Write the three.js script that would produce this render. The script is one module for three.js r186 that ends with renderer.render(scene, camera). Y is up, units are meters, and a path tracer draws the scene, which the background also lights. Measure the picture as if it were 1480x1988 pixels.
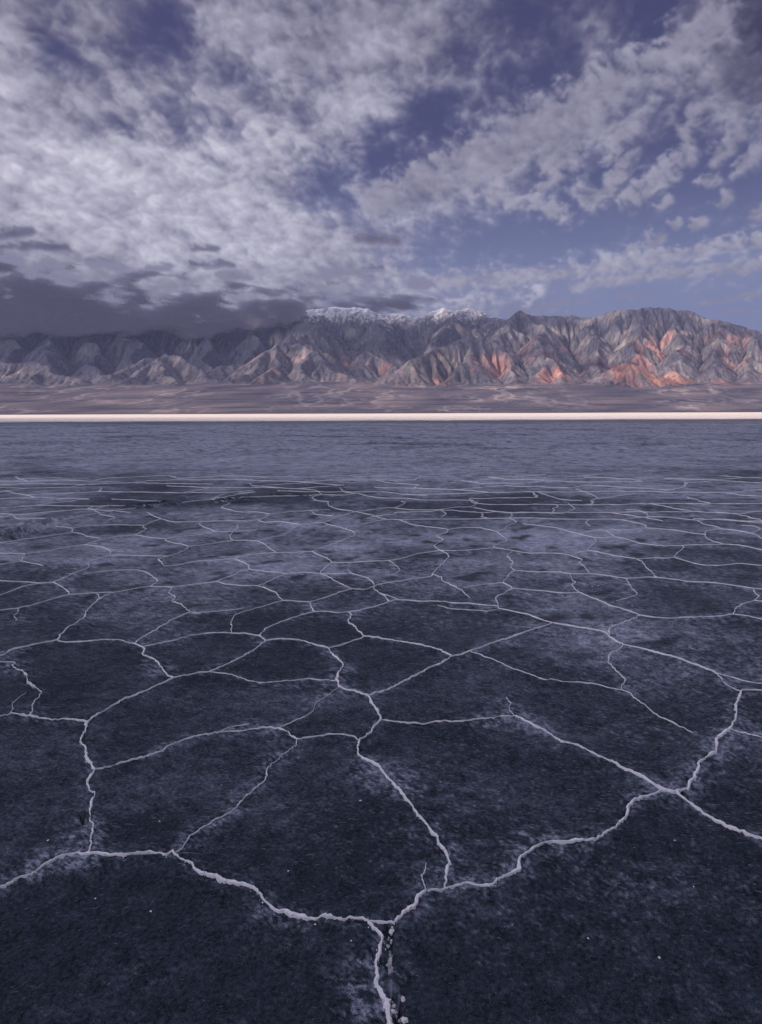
import * as THREE from 'three';

// ------------------------------------------------------------------ camera, sun, exposure
const EXPOSURE = 1.5;
const EYE = 1.5;                                   // metres above the salt
const HALF = Math.tan(THREE.MathUtils.degToRad(33)), FOCAL = 994 / HALF;
const PITCH = Math.atan((994 - 802.5) / FOCAL), ROLL = -0.0034;
const scene = new THREE.Scene();
const camera = new THREE.PerspectiveCamera(66, 1480 / 1988, 0.1, 120000);
camera.position.set(0, EYE, 0);
camera.rotation.set(-PITCH, 0, ROLL, 'YXZ');
camera.updateMatrixWorld(true);
scene.add(camera);
const SUN_ELEV = THREE.MathUtils.degToRad(20), SUN_AZ = THREE.MathUtils.degToRad(45);   // behind the viewer, to the left
const SUN = new THREE.Vector3(-Math.sin(SUN_AZ) * Math.cos(SUN_ELEV), Math.sin(SUN_ELEV), Math.cos(SUN_AZ) * Math.cos(SUN_ELEV));
const sun = new THREE.DirectionalLight(new THREE.Color().setRGB(1.0, 0.75, 0.54), 5);
sun.name = 'sun';
sun.position.copy(SUN).multiplyScalar(40000);
sun.target.position.set(0, 0, -8000);
sun.position.add(sun.target.position);
sun.castShadow = true;
sun.shadow.radius = 1.6;
sun.shadow.mapSize.set(4096, 4096);
Object.assign(sun.shadow.camera, { left: -20000, right: 20000, top: 20000, bottom: -20000, near: 100, far: 90000 });
scene.add(sun, sun.target);
const renderer = new THREE.WebGLRenderer({ antialias: true });
renderer.toneMapping = THREE.LinearToneMapping;
renderer.toneMappingExposure = EXPOSURE;
renderer.shadowMap.enabled = true;

// ------------------------------------------------------------------ numbers
const { clamp, lerp, smoothstep } = THREE.MathUtils;
let seedNow = 1;
function rng(seed) { let a = seed | 0; return () => { a = (a + 0x6d2b79f5) | 0; let t = Math.imul(a ^ (a >>> 15), 1 | a); t = (t + Math.imul(t ^ (t >>> 7), 61 | t)) ^ t; return ((t ^ (t >>> 14)) >>> 0) / 4294967296; }; }
const PERM = new Uint8Array(1024), GX = new Float32Array(256), GY = new Float32Array(256), VAL = new Float32Array(256);
{ const r = rng(77), p = Array.from({ length: 256 }, (_, i) => i);
  for (let i = 255; i > 0; i--) { const j = Math.floor(r() * (i + 1)); [p[i], p[j]] = [p[j], p[i]]; }
  for (let i = 0; i < 1024; i++) PERM[i] = p[i & 255];
  for (let i = 0; i < 256; i++) { const a = r() * Math.PI * 2; GX[i] = Math.cos(a); GY[i] = Math.sin(a); VAL[i] = r(); } }
function noise(x, y) {                              // gradient noise, about -0.7 .. 0.7
  const xi = Math.floor(x), yi = Math.floor(y), fx = x - xi, fy = y - yi, X = xi & 255, Y = yi & 255;
  const u = fx * fx * fx * (fx * (fx * 6 - 15) + 10), v = fy * fy * fy * (fy * (fy * 6 - 15) + 10);
  const a = PERM[PERM[X] + Y], b = PERM[PERM[(X + 1) & 255] + Y], c = PERM[PERM[X] + ((Y + 1) & 255)], d = PERM[PERM[(X + 1) & 255] + ((Y + 1) & 255)];
  const n0 = GX[a] * fx + GY[a] * fy, n1 = GX[b] * (fx - 1) + GY[b] * fy, n2 = GX[c] * fx + GY[c] * (fy - 1), n3 = GX[d] * (fx - 1) + GY[d] * (fy - 1);
  return n0 + u * (n1 - n0) + v * (n2 + u * (n3 - n2) - n0 - u * (n1 - n0));
}
function fbm(x, y, o = 5, gain = 0.5, lac = 2.03) { let s = 0, a = 1, t = 0; for (let i = 0; i < o; i++) { s += a * noise(x, y); t += a; a *= gain; x = x * lac + 17.3; y = y * lac - 9.1; } return s / t; }
function ridged(x, y, o = 5, gain = 0.5) { let s = 0, a = 1, t = 0; for (let i = 0; i < o; i++) { s += a * (1 - 2 * Math.abs(noise(x, y))); t += a; a *= gain; x = x * 2.07 + 5.2; y = y * 2.07 + 1.3; } return s / t; }
const toLin = (c) => (c <= 0.04045 ? c / 12.92 : Math.pow((c + 0.055) / 1.055, 2.4));
const RAY = new THREE.Vector3();
function ray(px, py) { return RAY.set((px - 740) / FOCAL, (994 - py) / FOCAL, -1).applyQuaternion(camera.quaternion); }   // towards a place in the photograph
function onGround(px, py) { const r = ray(px, py), t = -EYE / Math.min(r.y, -1e-4); return [r.x * t, r.z * t]; }
function atDepth(px, py, km) { const r = ray(px, py), t = (km * 1000) / -r.z; return [r.x * t, EYE + r.y * t, r.z * t]; }
function tag(o, label, category, kind, group) { if (label) o.userData.label = label; if (category) o.userData.category = category; if (kind) o.userData.kind = kind; if (group) o.userData.group = group; return o; }
function add(name, geometry, material, parent = scene) { const m = new THREE.Mesh(geometry, material); m.name = name; m.castShadow = m.receiveShadow = true; parent.add(m); return m; }
function numbered(base, n) { return n ? base + '_' + String(n).padStart(3, '0') : base; }

// ------------------------------------------------------------------ sky: broken high cloud over a violet-blue morning sky
{
  const W = 4096, H = 2048, data = new Float32Array(W * H * 4);
  // cover (0..9) and brightness (0..9) of the cloud sheet, columns 5.7 degrees of view apart, from the zenith side down to the ridge
  const COVER = ['877487676555278', '877388797646288', '856568997545389', '987656887435689', '998677982457778', '997667841587555', '999878624874333', '899988337742222', '999998466531111', '999999864211112', '999999863223345', '999999876543233', '999999876642111', '999999876642111'];
  const LIGHT = ['333354444333331', '433455454334341', '543445564434431', '554445565444542', '655555664455654', '665566665566555', '677777655665555', '677776666655555', '676777676665555', '667777666666666', '456777666667777', '334566567766666', '333455556666555', '333455556666555'];
  // longer bodies of cloud: [bright 0..1, half width, then a path], widths and paths in thousandths of the view plane
  const STROKES = [
    [.56, 34, 740, 380, 850, 345, 940, 300, 1090, 215, 1265, 130, 1390, 40], [.58, 34, 1120, 225, 1085, 305], [.60, 22, 1225, 235, 1205, 320, 1182, 372, 1140, 382],
    [.62, 20, 1345, 225, 1330, 300, 1280, 350, 1222, 384], [.56, 15, 1405, 225, 1440, 265, 1385, 312], [.56, 14, 1475, 300, 1440, 325], [.62, 9, 1365, 352, 1395, 348], [.6, 9, 1283, 400, 1300, 390],
    [.55, 9, 1400, 392, 1418, 384], [.58, 14, 1460, 418, 1480, 400], [.55, 8, 1345, 440, 1372, 428], [.55, 7, 1308, 438, 1322, 430], [.55, 10, 1262, 474, 1282, 462], [.6, 7, 1215, 488, 1232, 482],
    [.66, 15, 1030, 388, 1060, 402, 1090, 420], [.62, 12, 950, 380, 1010, 394], [.58, 8, 1050, 366, 1092, 344], [.68, 13, 845, 548, 990, 540, 1140, 523, 1290, 497, 1480, 466], [.64, 10, 1115, 556, 1240, 536, 1480, 516],
    [.5, 4, 1360, 592, 1475, 570], [.45, 3, 1400, 611, 1480, 600], [.82, 12, 892, 586, 930, 580], [.8, 9, 1024, 592, 1034, 572, 1050, 564],
    [.10, 5, 1195, 575, 1228, 574], [.12, 3, 1240, 578, 1268, 577], [.16, 4, 1085, 590, 1140, 584], [.14, 6, 985, 601, 1080, 596], [.2, 9, 700, 462, 770, 468], [.22, 6, 690, 528, 740, 522], [.22, 8, 800, 548, 850, 552],
    [.12, 9, 5, 452, 60, 450], [.12, 6, 0, 480, 30, 478], [.12, 7, 45, 480, 130, 481], [.12, 6, 0, 508, 40, 505], [.14, 8, 75, 520, 130, 515], [.2, 6, 170, 505, 240, 518], [.2, 6, 260, 530, 330, 520], [.22, 5, 370, 480, 425, 484], [.18, 7, 370, 512, 450, 514],
    [.3, 8, 430, 532, 480, 540], [.26, 6, 630, 530, 720, 528],
  ];
  const inv = camera.quaternion.clone().invert(), d = new THREE.Vector3();
  const grid = (G, X, Y) => {
    const u = clamp(X / 1480 * 14, 0, 13.999), v = clamp(Y / 50, 0, 12.999), i = Math.floor(u), j = Math.floor(v), a = u - i, b = v - j;
    const s = a * a * (3 - 2 * a), t = b * b * (3 - 2 * b), g = (jj, ii) => (G[jj].charCodeAt(ii) - 48) / 9;
    return lerp(lerp(g(j, i), g(j, i + 1), s), lerp(g(j + 1, i), g(j + 1, i + 1), s), t);
  };
  const segs = [];
  for (const [b, w, ...p] of STROKES) for (let k = 0; k + 3 < p.length; k += 2) segs.push([p[k], p[k + 1], p[k + 2], p[k + 3], w, b, Math.min(p[k], p[k + 2]) - 4 * w, Math.max(p[k], p[k + 2]) + 4 * w, Math.min(p[k + 1], p[k + 3]) - 4 * w, Math.max(p[k + 1], p[k + 3]) + 4 * w]);
  for (let row = 0; row < H; row++) {
    const el = ((row + 0.5) / H - 0.5) * Math.PI, y = Math.sin(el), c = Math.cos(el);
    for (let col = 0; col < W; col++) {
      const o = (row * W + col) * 4;
      data[o + 3] = 1;
      if (y < -0.004) { data[o] = 0.05; data[o + 1] = 0.05; data[o + 2] = 0.065; continue; }
      const az = ((col + 0.5) / W - 0.5) * 2 * Math.PI, x = Math.cos(az) * c, z = Math.sin(az) * c;
      const k = 1 / (Math.max(y, 0) + 0.42), px = x * k, pz = z * k;
      // noise on a level cloud sheet, so that it draws together towards the horizon
      const warp = noise(px * 3 + 4, pz * 3), f1 = fbm(px * 4.2 + warp * 0.6, pz * 4.2 - warp * 0.6, 5, 0.55), f2 = fbm(px * 15 + 31 + f1, pz * 15 + f1 * 1.2, 5, 0.58), f4 = fbm(px * 46 + 7 + f2 * 2, pz * 46 - f2 * 2, 4, 0.6), k3 = 1 / (Math.max(y, 0) + 0.09), f3 = fbm(x * k3 * 15 + 3 + f1 * 0.8 + z * k3 * 1.5, z * k3 * 2.6 + f2 * 0.6, 4, 0.58), heap = ridged(px * 21 + 3 + f1 * 2, pz * 21 + f2 * 1.5, 4, 0.55) - 0.55;
      let cover = clamp(0.62 + 0.75 * noise(px * 1.2 + 9, pz * 1.2 - 3), 0.1, 0.95), light = 0.62 + 0.25 * noise(px * 1.7 - 5, pz * 1.7 + 2), own = 0, ownLight = 0;
      d.set(x, y, z).applyQuaternion(inv);
      if (d.z < -0.3) {
        const X = 740 + (d.x / -d.z) * FOCAL, Y = 994 - (d.y / -d.z) * FOCAL;
        const near = smoothstep(Math.min(X + 260, 1740 - X, Y + 260), 0, 240);
        if (near > 0) {
          const wx = X + f2 * 34 + f3 * 16, wy = Y + f1 * 26 + f2 * 14;
          cover = lerp(cover, grid(COVER, wx, wy), near);
          light = lerp(light, grid(LIGHT, wx, wy), near);
          const qx = X + f2 * 22 + f3 * 12 + f4 * 22, qy = Y + f2 * 14 - f3 * 10 + f4 * 12;
          for (const s of segs) {
            if (qx < s[6] || qx > s[7] || qy < s[8] || qy > s[9]) continue;
            const ax = s[2] - s[0], ay = s[3] - s[1], t = clamp(((qx - s[0]) * ax + (qy - s[1]) * ay) / (ax * ax + ay * ay + 1e-6), 0, 1);
            const near2 = Math.exp(-(((qx - s[0] - ax * t) ** 2 + (qy - s[1] - ay * t) ** 2) / (s[4] * s[4] * 2.4)));
            if (near2 > own) { own = near2; ownLight = s[5]; }
          }
        }
      }
      const rough = f1 * 0.45 + f2 * 0.58 + f3 * 0.42 + f4 * 0.42;
      let dense = smoothstep(cover + rough * 0.95, 0.16, 0.92);
      const dark = ownLight < 0.32 ? 1 : 0, body = own > 0.02 ? (1 - 0.28 * dark) * smoothstep(own * 0.95 + f4 * 1.0 + rough * 0.6, 0.22, 0.95) * smoothstep(own, 0.02, 0.25) : 0;
      let bright = light + f2 * 0.46 + f3 * 0.22 + f1 * 0.16 + f4 * 0.36 + heap * 0.12;
      if (body > 0) { bright = lerp(bright, ownLight + f2 * 0.26 + f1 * 0.10 + f4 * 0.3 + f3 * 0.12 + heap * 0.08, body); dense = dense + (1 - dense) * body; }
      bright = clamp(bright, 0.05, 1);
      const high = smoothstep(y, 0.05, 0.5), low = 1 - smoothstep(y, 0.12, 0.33);
      const blue = [lerp(lerp(80, 60, high), 118, low), lerp(lerp(85, 63, high), 128, low), lerp(lerp(125, 102, high), 164, low)];
      const cl = [lerp(48, 202, bright), lerp(46, 201, bright), lerp(72, 217, bright)];
      // thin cloud scatters forward: brighter round the sun behind the viewer
      const toSun = Math.acos(clamp(x * SUN.x + y * SUN.y + z * SUN.z, -1, 1)), glow = 1 + (0.35 + 0.65 * dense) * (8 * Math.exp(-((toSun / 0.5) ** 2)) + 5.2 * Math.exp(-((toSun / 1.05) ** 2)));
      for (let q = 0; q < 3; q++) data[o + q] = (1 + (glow - 1) * [1.35, 1.27, 0.95][q]) * toLin(lerp(blue[q], cl[q], dense * 0.94) / 255) / EXPOSURE;
    }
  }
  const sky = new THREE.DataTexture(data, W, H, THREE.RGBAFormat, THREE.FloatType);
  sky.mapping = THREE.EquirectangularReflectionMapping;
  sky.magFilter = sky.minFilter = THREE.LinearFilter;
  sky.needsUpdate = true;
  scene.background = sky;
  scene.environment = sky;
}
console.log('sky done');

// ------------------------------------------------------------------ desert mountains: ridgelines, then rain
const TX0 = -14000, TX1 = 14000, TZ0 = -24500, TZ1 = -8300;      // extent of the terrain
const ridgeSegs = [];
function ridge(slope, pts) {                                      // [px, py, km] along a crest
  const w = pts.map((p) => atDepth(...p));
  for (let i = 0; i + 1 < w.length; i++) ridgeSegs.push([w[i][0], w[i][2], w[i][1], w[i + 1][0], w[i + 1][2], w[i + 1][1], slope]);
}
ridge(.68, [[-330, 648, 20.5], [-120, 644, 20.6], [0, 640, 20.6], [100, 633, 20.6], [170, 631, 20.5], [250, 633, 20.5], [340, 630, 20.4], [450, 632, 20.4], [540, 624, 20.4], [590, 609, 20.4], [650, 604, 20.5], [700, 608, 20.5], [740, 613, 20.4], [800, 622, 20.3], [825, 620, 20.2], [860, 609, 20.2], [882, 613, 20.1], [905, 605, 20], [925, 611, 20], [940, 613, 19.9], [972, 627, 19.6], [1010, 622, 19.4], [1080, 622, 19.2], [1150, 625, 19.2]]);
ridge(.74, [[590, 609, 20.4], [600, 636, 18.4], [612, 636, 17.2]]);
ridge(.8, [[250, 640, 20.3], [270, 676, 18.6], [262, 702, 17], [240, 728, 15.4]]);
ridge(.8, [[110, 640, 20.4], [85, 674, 18.8], [98, 704, 17], [120, 730, 15.3]]);
ridge(.8, [[400, 640, 20.3], [415, 676, 18.6], [398, 706, 17], [430, 730, 15.2]]);
ridge(.8, [[180, 640, 20.3], [170, 690, 18.2], [186, 724, 16]]);
ridge(.8, [[500, 632, 20.3], [488, 680, 18.3], [472, 714, 16.6]]);
ridge(.8, [[20, 645, 20.3], [30, 690, 18.2], [8, 722, 16.2]]);
ridge(.74, [[740, 613, 20.4], [745, 650, 18.3], [735, 672, 16.4]]);
ridge(.74, [[905, 605, 20], [870, 640, 18.4], [840, 668, 17]]);
ridge(.62, [[1000, 620, 18], [1018, 610, 17.6], [1036, 615, 17.4], [1080, 618, 17.2], [1125, 627, 17.1], [1150, 620, 17], [1190, 609, 16.9], [1217, 606, 16.8], [1236, 609, 16.7], [1250, 601, 16.6], [1283, 602, 16.5], [1320, 600, 16.4], [1345, 610, 16.2], [1366, 622, 16.1], [1390, 618, 15.9], [1412, 621, 15.8], [1450, 630, 15.7], [1480, 635, 15.6], [1600, 648, 15.4], [1760, 640, 15.2]]);
ridge(.6, [[1018, 610, 17.6], [985, 640, 16.2], [950, 648, 15], [905, 643, 14.2], [850, 664, 13.7], [802, 690, 13.2], [768, 718, 12.8], [748, 742, 12.5]]);
ridge(.58, [[905, 643, 14.2], [912, 690, 13.2], [880, 722, 12.6], [868, 745, 12.2]]);
ridge(.58, [[950, 648, 15], [975, 690, 13.6], [985, 735, 12.4]]);
ridge(.6, [[1036, 615, 17.4], [1050, 650, 15.2], [1058, 676, 13.8], [1090, 712, 12.9], [1100, 740, 12.3]]);
ridge(.6, [[1058, 676, 13.8], [1030, 720, 12.8], [1020, 745, 12.3]]);
ridge(.6, [[1150, 620, 17], [1160, 665, 15], [1165, 705, 13.6], [1180, 738, 12.4]]);
ridge(.6, [[1250, 601, 16.6], [1245, 640, 15], [1225, 672, 14.2]]);
ridge(.66, [[1205, 712, 12.8], [1222, 692, 12.7], [1240, 690, 12.7], [1262, 712, 12.5], [1300, 728, 12.2], [1345, 750, 11.9]]);
ridge(.6, [[1320, 600, 16.4], [1318, 645, 15], [1310, 690, 13.6], [1335, 735, 12.5]]);
ridge(.6, [[1390, 618, 15.9], [1395, 655, 14.6], [1385, 700, 13.3], [1400, 738, 12.4]]);
ridge(.6, [[1450, 630, 15.7], [1462, 670, 14.2], [1450, 715, 12.9], [1462, 745, 12.2]]);
ridge(.6, [[1550, 640, 15.5], [1550, 690, 13.6], [1540, 740, 12.3]]);
ridge(.62, [[612, 636, 17.2], [585, 650, 15.8], [566, 652, 15.2], [545, 656, 14.9], [500, 698, 13.6], [452, 738, 12.5]]);
ridge(.62, [[566, 652, 15.2], [604, 670, 14.2], [640, 690, 13.6], [688, 722, 12.9], [720, 740, 12.5]]);
ridge(.62, [[604, 670, 14.2], [592, 712, 13], [566, 742, 12.3]]);
ridge(.62, [[545, 656, 14.9], [530, 705, 13.2], [515, 742, 12.3]]);
ridge(.6, [[320, 674, 15], [280, 686, 14.5], [244, 712, 13.6], [205, 722, 13.2]]);
ridge(.6, [[320, 674, 15], [345, 684, 14.5], [382, 705, 13.8], [412, 728, 13]]);
ridge(.62, [[312, 682, 14.6], [306, 712, 13.2], [330, 742, 12.4]]);
ridge(.62, [[300, 690, 14.4], [262, 722, 13], [235, 745, 12.4]]);
ridge(.62, [[440, 700, 14.4], [470, 690, 14.8], [520, 690, 15]]);
ridge(.62, [[-120, 690, 14.6], [0, 692, 14.6], [50, 688, 14.6], [88, 700, 14], [110, 716, 13.4], [165, 730, 12.9]]);
ridge(.62, [[88, 700, 14], [60, 735, 12.7], [30, 752, 12.2]]);
ridge(.66, [[130, 738, 12.4], [100, 752, 12], [62, 742, 12.1], [15, 748, 12], [-60, 744, 12]]);
ridge(.6, [[735, 672, 16.4], [725, 678, 15.4], [705, 694, 14.8], [690, 705, 14.4]]);
ridge(.6, [[725, 678, 15.4], [748, 690, 15], [765, 705, 14.5]]);
function fanHeight(x, z) {                                        // long alluvial fans falling to the salt
  const D = -z, toe = 8550 + 160 * noise(x / 2600, 3.1) + 300 * noise(x / 6000, 8), t = Math.max(0, D - toe);
  const cone = 0.012 * noise(x / 1500, 5.5 + z / 9000);
  return Math.min(t, 4200) * (0.083 + cone) * (0.55 + 0.45 * Math.min(1, t / 3000)) * 1.35 + Math.max(0, t - 4200) * 0.05;
}
const segDist = (x, z, s) => { const ax = s[3] - s[0], az = s[4] - s[1], t = clamp(((x - s[0]) * ax + (z - s[1]) * az) / (ax * ax + az * az), 0, 1); return [Math.hypot(x - s[0] - ax * t, z - s[1] - az * t), s[2] + (s[5] - s[2]) * t]; };
let CRESTD = 0;
function crest(x, z) {
  const wx = x + 420 * noise(x / 1500, z / 1500) + 190 * noise(x / 560 + 7, z / 560), wz = z + 420 * noise(x / 1500 + 40, z / 1500 - 11) + 190 * noise(x / 560 - 3, z / 560 + 15);
  let best = -1e9; CRESTD = 1e9;
  for (const s of ridgeSegs) { const [d, h] = segDist(lerp(x, wx, 0.85), lerp(z, wz, 0.85), s); const v = h - s[6] * d * (1 + d / 9000) ; if (v > best) { best = v; CRESTD = d; } }
  return best * lerp(1.0, 1.05, smoothstep(-z, 14600, 16600));
}
function erode(nx, nz, h, E, soft, rounds, cell, K, lift, creep, hold) {
  const n = nx * nz, rcv = new Int32Array(n), area = new Float32Array(n), order = new Int32Array(n), head = new Int32Array(n), next = new Int32Array(n), dist = new Float32Array(n), stack = new Int32Array(n);
  const DX = [-1, 0, 1, -1, 1, -1, 0, 1], DZ = [-1, -1, -1, 0, 0, 1, 1, 1];
  for (let it = 0; it < rounds; it++) {
    head.fill(-1);
    for (let j = 0; j < nz; j++) for (let i = 0; i < nx; i++) {
      const a = j * nx + i; let best = 0, r = a, bd = cell;
      if (j < nz - 1) for (let q = 0; q < 8; q++) {
        const ii = i + DX[q], jj = j + DZ[q];
        if (ii < 0 || jj < 0 || ii >= nx || jj >= nz) continue;
        const b = jj * nx + ii, L = q === 1 || q === 3 || q === 4 || q === 6 ? cell : cell * 1.4142, s = (h[a] - h[b]) / L;
        if (s > best) { best = s; r = b; bd = L; }
      }
      rcv[a] = r; dist[a] = bd;
      if (r !== a) { next[a] = head[r]; head[r] = a; }
    }
    let m = 0;
    for (let a = 0; a < n; a++) if (rcv[a] === a) { let top = 0; stack[top++] = a; while (top) { const b = stack[--top]; order[m++] = b; for (let c = head[b]; c >= 0; c = next[c]) stack[top++] = c; } }
    area.fill(cell * cell);
    for (let q = m - 1; q >= 0; q--) { const a = order[q]; if (rcv[a] !== a) area[rcv[a]] += area[a]; }
    for (let q = 0; q < m; q++) {
      const a = order[q], r = rcv[a], pull = hold[a] * lift;
      if (r === a) { h[a] = (h[a] + pull * E[a]) / (1 + pull); continue; }
      const F = (K * soft[a] * Math.sqrt(area[a])) / dist[a];
      h[a] = (h[a] + pull * E[a] + F * h[r]) / (1 + pull + F);
    }
    for (let j = 1; j < nz - 1; j++) for (let i = 1; i < nx - 1; i++) { const a = j * nx + i; h[a] += creep * (h[a - 1] + h[a + 1] + h[a - nx] + h[a + nx] - 4 * h[a]); }
  }
  return area;
}
let TN, TM, TH, TA, CELL = 28, ROCK, SNOW = [];
{
  const c0 = 56, nx = Math.floor((TX1 - TX0) / c0) + 1, nz = Math.floor((TZ1 - TZ0) / c0) + 1;
  const E0 = new Float32Array(nx * nz), h0 = new Float32Array(nx * nz), s0 = new Float32Array(nx * nz), rock0 = new Float32Array(nx * nz), hold0 = new Float32Array(nx * nz);
  for (let j = 0; j < nz; j++) for (let i = 0; i < nx; i++) {
    const a = j * nx + i, x = TX0 + i * c0, z = TZ0 + j * c0, f = fanHeight(x, z), c0_ = crest(x, z), off = 0.3 + 0.7 * (1 - Math.exp(-((CRESTD / 420) ** 2))), rise = Math.max(0, c0_ - f);
    const q1 = ridged(x / 1500 + 0.7 * noise(x / 900, z / 900), z / 1500 + 0.7 * noise(x / 900 + 9, z / 900), 4, 0.5), q2 = ridged(x / 520 + 0.5 * noise(x / 300, z / 300) + 20, z / 520, 3, 0.55);
    const c = c0_ + off * rise * (0.55 * (q1 - 0.62) + 0.20 * (q2 - 0.58)) + 60 * fbm(x / 700, z / 700, 4);
    const over = c - f;
    rock0[a] = smoothstep(over, -20, 60);
    hold0[a] = 1;
    E0[a] = over > 0 ? c : f + 0.1 * Math.max(over, -40) * 0;
    s0[a] = lerp(0.03, (0.35 + 1.9 * clamp(0.45 + 0.9 * fbm(x / 800, z / 800, 3), 0, 1)) * lerp(1, 0.42, smoothstep(-z, 16000, 17500)), rock0[a]);
    h0[a] = E0[a] * 0.75 + f * 0.25 + 14 * noise(x / 150, z / 150);
    if (over <= 0) h0[a] = f;
  }
  erode(nx, nz, h0, E0, s0, 44, c0, 0.17, 0.12, 0.05, hold0);
  console.log('first rain');
  TN = Math.floor((TX1 - TX0) / CELL) + 1; TM = Math.floor((TZ1 - TZ0) / CELL) + 1;
  TH = new Float32Array(TN * TM); ROCK = new Float32Array(TN * TM);
  const E1 = new Float32Array(TN * TM), s1 = new Float32Array(TN * TM), hold1 = new Float32Array(TN * TM);
  for (let j = 0; j < TM; j++) for (let i = 0; i < TN; i++) {
    const u = Math.min((i * CELL) / c0, nx - 1.001), v = Math.min((j * CELL) / c0, nz - 1.001), p = Math.floor(u), q = Math.floor(v), a = u - p, b = v - q, k = q * nx + p;
    const g = (A) => lerp(lerp(A[k], A[k + 1], a), lerp(A[k + nx], A[k + nx + 1], a), b), w = j * TN + i, x = TX0 + i * CELL, z = TZ0 + j * CELL;
    ROCK[w] = g(rock0);
    TH[w] = g(h0) + ROCK[w] * (22 * fbm(x / 190, z / 190, 3) + 26 * (ridged(x / 240 + 0.4 * noise(x / 130, z / 130), z / 240, 3, 0.6) - 0.55));
    E1[w] = Math.max(g(E0), TH[w]); s1[w] = g(s0); hold1[w] = g(hold0);
  }
  for (let j = 0; j < TM; j++) for (let i = 0; i < TN; i++) { const w = j * TN + i, x = TX0 + i * CELL, z = TZ0 + j * CELL; TH[w] += ROCK[w] * 16 * (ridged(x / 130 + 0.5 * noise(x / 90, z / 90), z / 130, 2, 0.6) - 0.5); }
  TA = erode(TN, TM, TH, E1, s1, 14, CELL, 0.10, 0.05, 0.004, hold1);
  console.log('second rain');
}
{
  const n = TN * TM, pos = new Float32Array(n * 3), col = new Float32Array(n * 3), none = 0;
  const hAt = (i, j) => TH[clamp(j, 0, TM - 1) * TN + clamp(i, 0, TN - 1)];
  const mix = (c, d, t) => { for (let q = 0; q < 3; q++) c[q] += (d[q] - c[q]) * t; };
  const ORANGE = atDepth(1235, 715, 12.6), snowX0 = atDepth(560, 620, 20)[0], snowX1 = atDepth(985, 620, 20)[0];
  for (let j = 0; j < TM; j++) for (let i = 0; i < TN; i++) {
    const a = j * TN + i, x = TX0 + i * CELL, z = TZ0 + j * CELL, y = TH[a], rock = ROCK[a];
    pos.set([x, y - (j > TM - 4 ? 6 * (j - TM + 4) : 0), z], a * 3);
    const sx = (hAt(i + 1, j) - hAt(i - 1, j)) / (2 * CELL), sz = (hAt(i, j + 1) - hAt(i, j - 1)) / (2 * CELL), steep = Math.hypot(sx, sz);
    const n1 = fbm(x / 1900 + 3, z / 1900, 5), n2 = fbm(x / 420, z / 420 + y / 300, 4, 0.6), n3 = fbm(x / 130 + 9, z / 130 - y / 60, 3, 0.6), side = x / -z;   // side: how far to the right
    const strata = noise((y + 0.55 * x + 160 * n1) / 95, (z - 0.2 * x) / 900) + 0.6 * noise((y + 0.55 * x + 90 * n2) / 34, z / 500);
    // rock: grey mauve, dark varnish, rose and buff beds
    const c = [0.152, 0.150, 0.178];
    mix(c, [0.105, 0.102, 0.122], smoothstep(n1 + n2 * 0.7, 0.02, 0.34));
    mix(c, [0.215, 0.205, 0.200], smoothstep(n2 + strata * 0.3 - n1 * 0.4, 0.10, 0.42) * 0.7);
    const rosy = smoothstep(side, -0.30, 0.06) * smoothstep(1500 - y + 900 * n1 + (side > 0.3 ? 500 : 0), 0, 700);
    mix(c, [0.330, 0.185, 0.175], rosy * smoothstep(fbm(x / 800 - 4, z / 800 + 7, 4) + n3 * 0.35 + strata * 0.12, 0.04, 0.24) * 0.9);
    mix(c, [0.36, 0.32, 0.30], smoothstep(side, 0.26, 0.40) * smoothstep(strata + n3 * 0.5, 0.30, 0.62) * 0.75);
    mix(c, [0.35, 0.31, 0.30], (1 - smoothstep(side, 0.16, 0.30)) * smoothstep(strata * 0.6 + n3 * 0.8 + n2 * 0.5, 0.42, 0.7) * 0.5);
    mix(c, [0.082, 0.084, 0.108], smoothstep(-z, 16300, 17200) * (1 - smoothstep(side, 0.12, 0.22)) * 0.85);                     // cloud shade over the far crest, painted into the rock colour
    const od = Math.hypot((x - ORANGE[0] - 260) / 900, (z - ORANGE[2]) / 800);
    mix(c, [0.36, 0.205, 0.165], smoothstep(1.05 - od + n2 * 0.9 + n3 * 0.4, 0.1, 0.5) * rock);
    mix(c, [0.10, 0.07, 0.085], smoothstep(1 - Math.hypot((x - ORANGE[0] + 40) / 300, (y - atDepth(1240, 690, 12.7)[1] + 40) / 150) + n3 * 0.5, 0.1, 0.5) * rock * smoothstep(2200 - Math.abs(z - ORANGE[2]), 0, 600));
    // fans: dark desert pavement, braided pale washes that run down slope
    const run = z + 500 * noise(x / 900, z / 2500), wash = 1 - Math.abs(noise(x / 520 + 0.6 * noise(x / 300, z / 420), run / 2600)) * 9 + 0.5 * n3, thread = 1 - Math.abs(noise(x / 210 + 0.9 * noise(x / 160, z / 240) + 60, run / 1700)) * 8 + 0.6 * n3;
    const fan = [0.195, 0.178, 0.20];
    mix(fan, [0.115, 0.11, 0.132], smoothstep(fbm(x / 1500 + 20, z / 330, 4) + 0.2 * n3, 0.0, 0.22));
    mix(fan, [0.255, 0.205, 0.215], smoothstep(fbm(x / 900 - 20, z / 260, 4), 0.05, 0.3) * 0.8);
    mix(fan, [0.45, 0.39, 0.385], clamp(Math.max(smoothstep(wash, 0.25, 0.85), 0.7 * smoothstep(thread, 0.35, 0.9)) * smoothstep(noise(x / 1300 + 3, z / 1300) + 0.15, -0.1, 0.3), 0, 1) * 0.85);
    mix(fan, [0.10, 0.095, 0.11], (1 - smoothstep(-z, 8700, 8960 + 120 * n2)) * 0.7);
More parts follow.
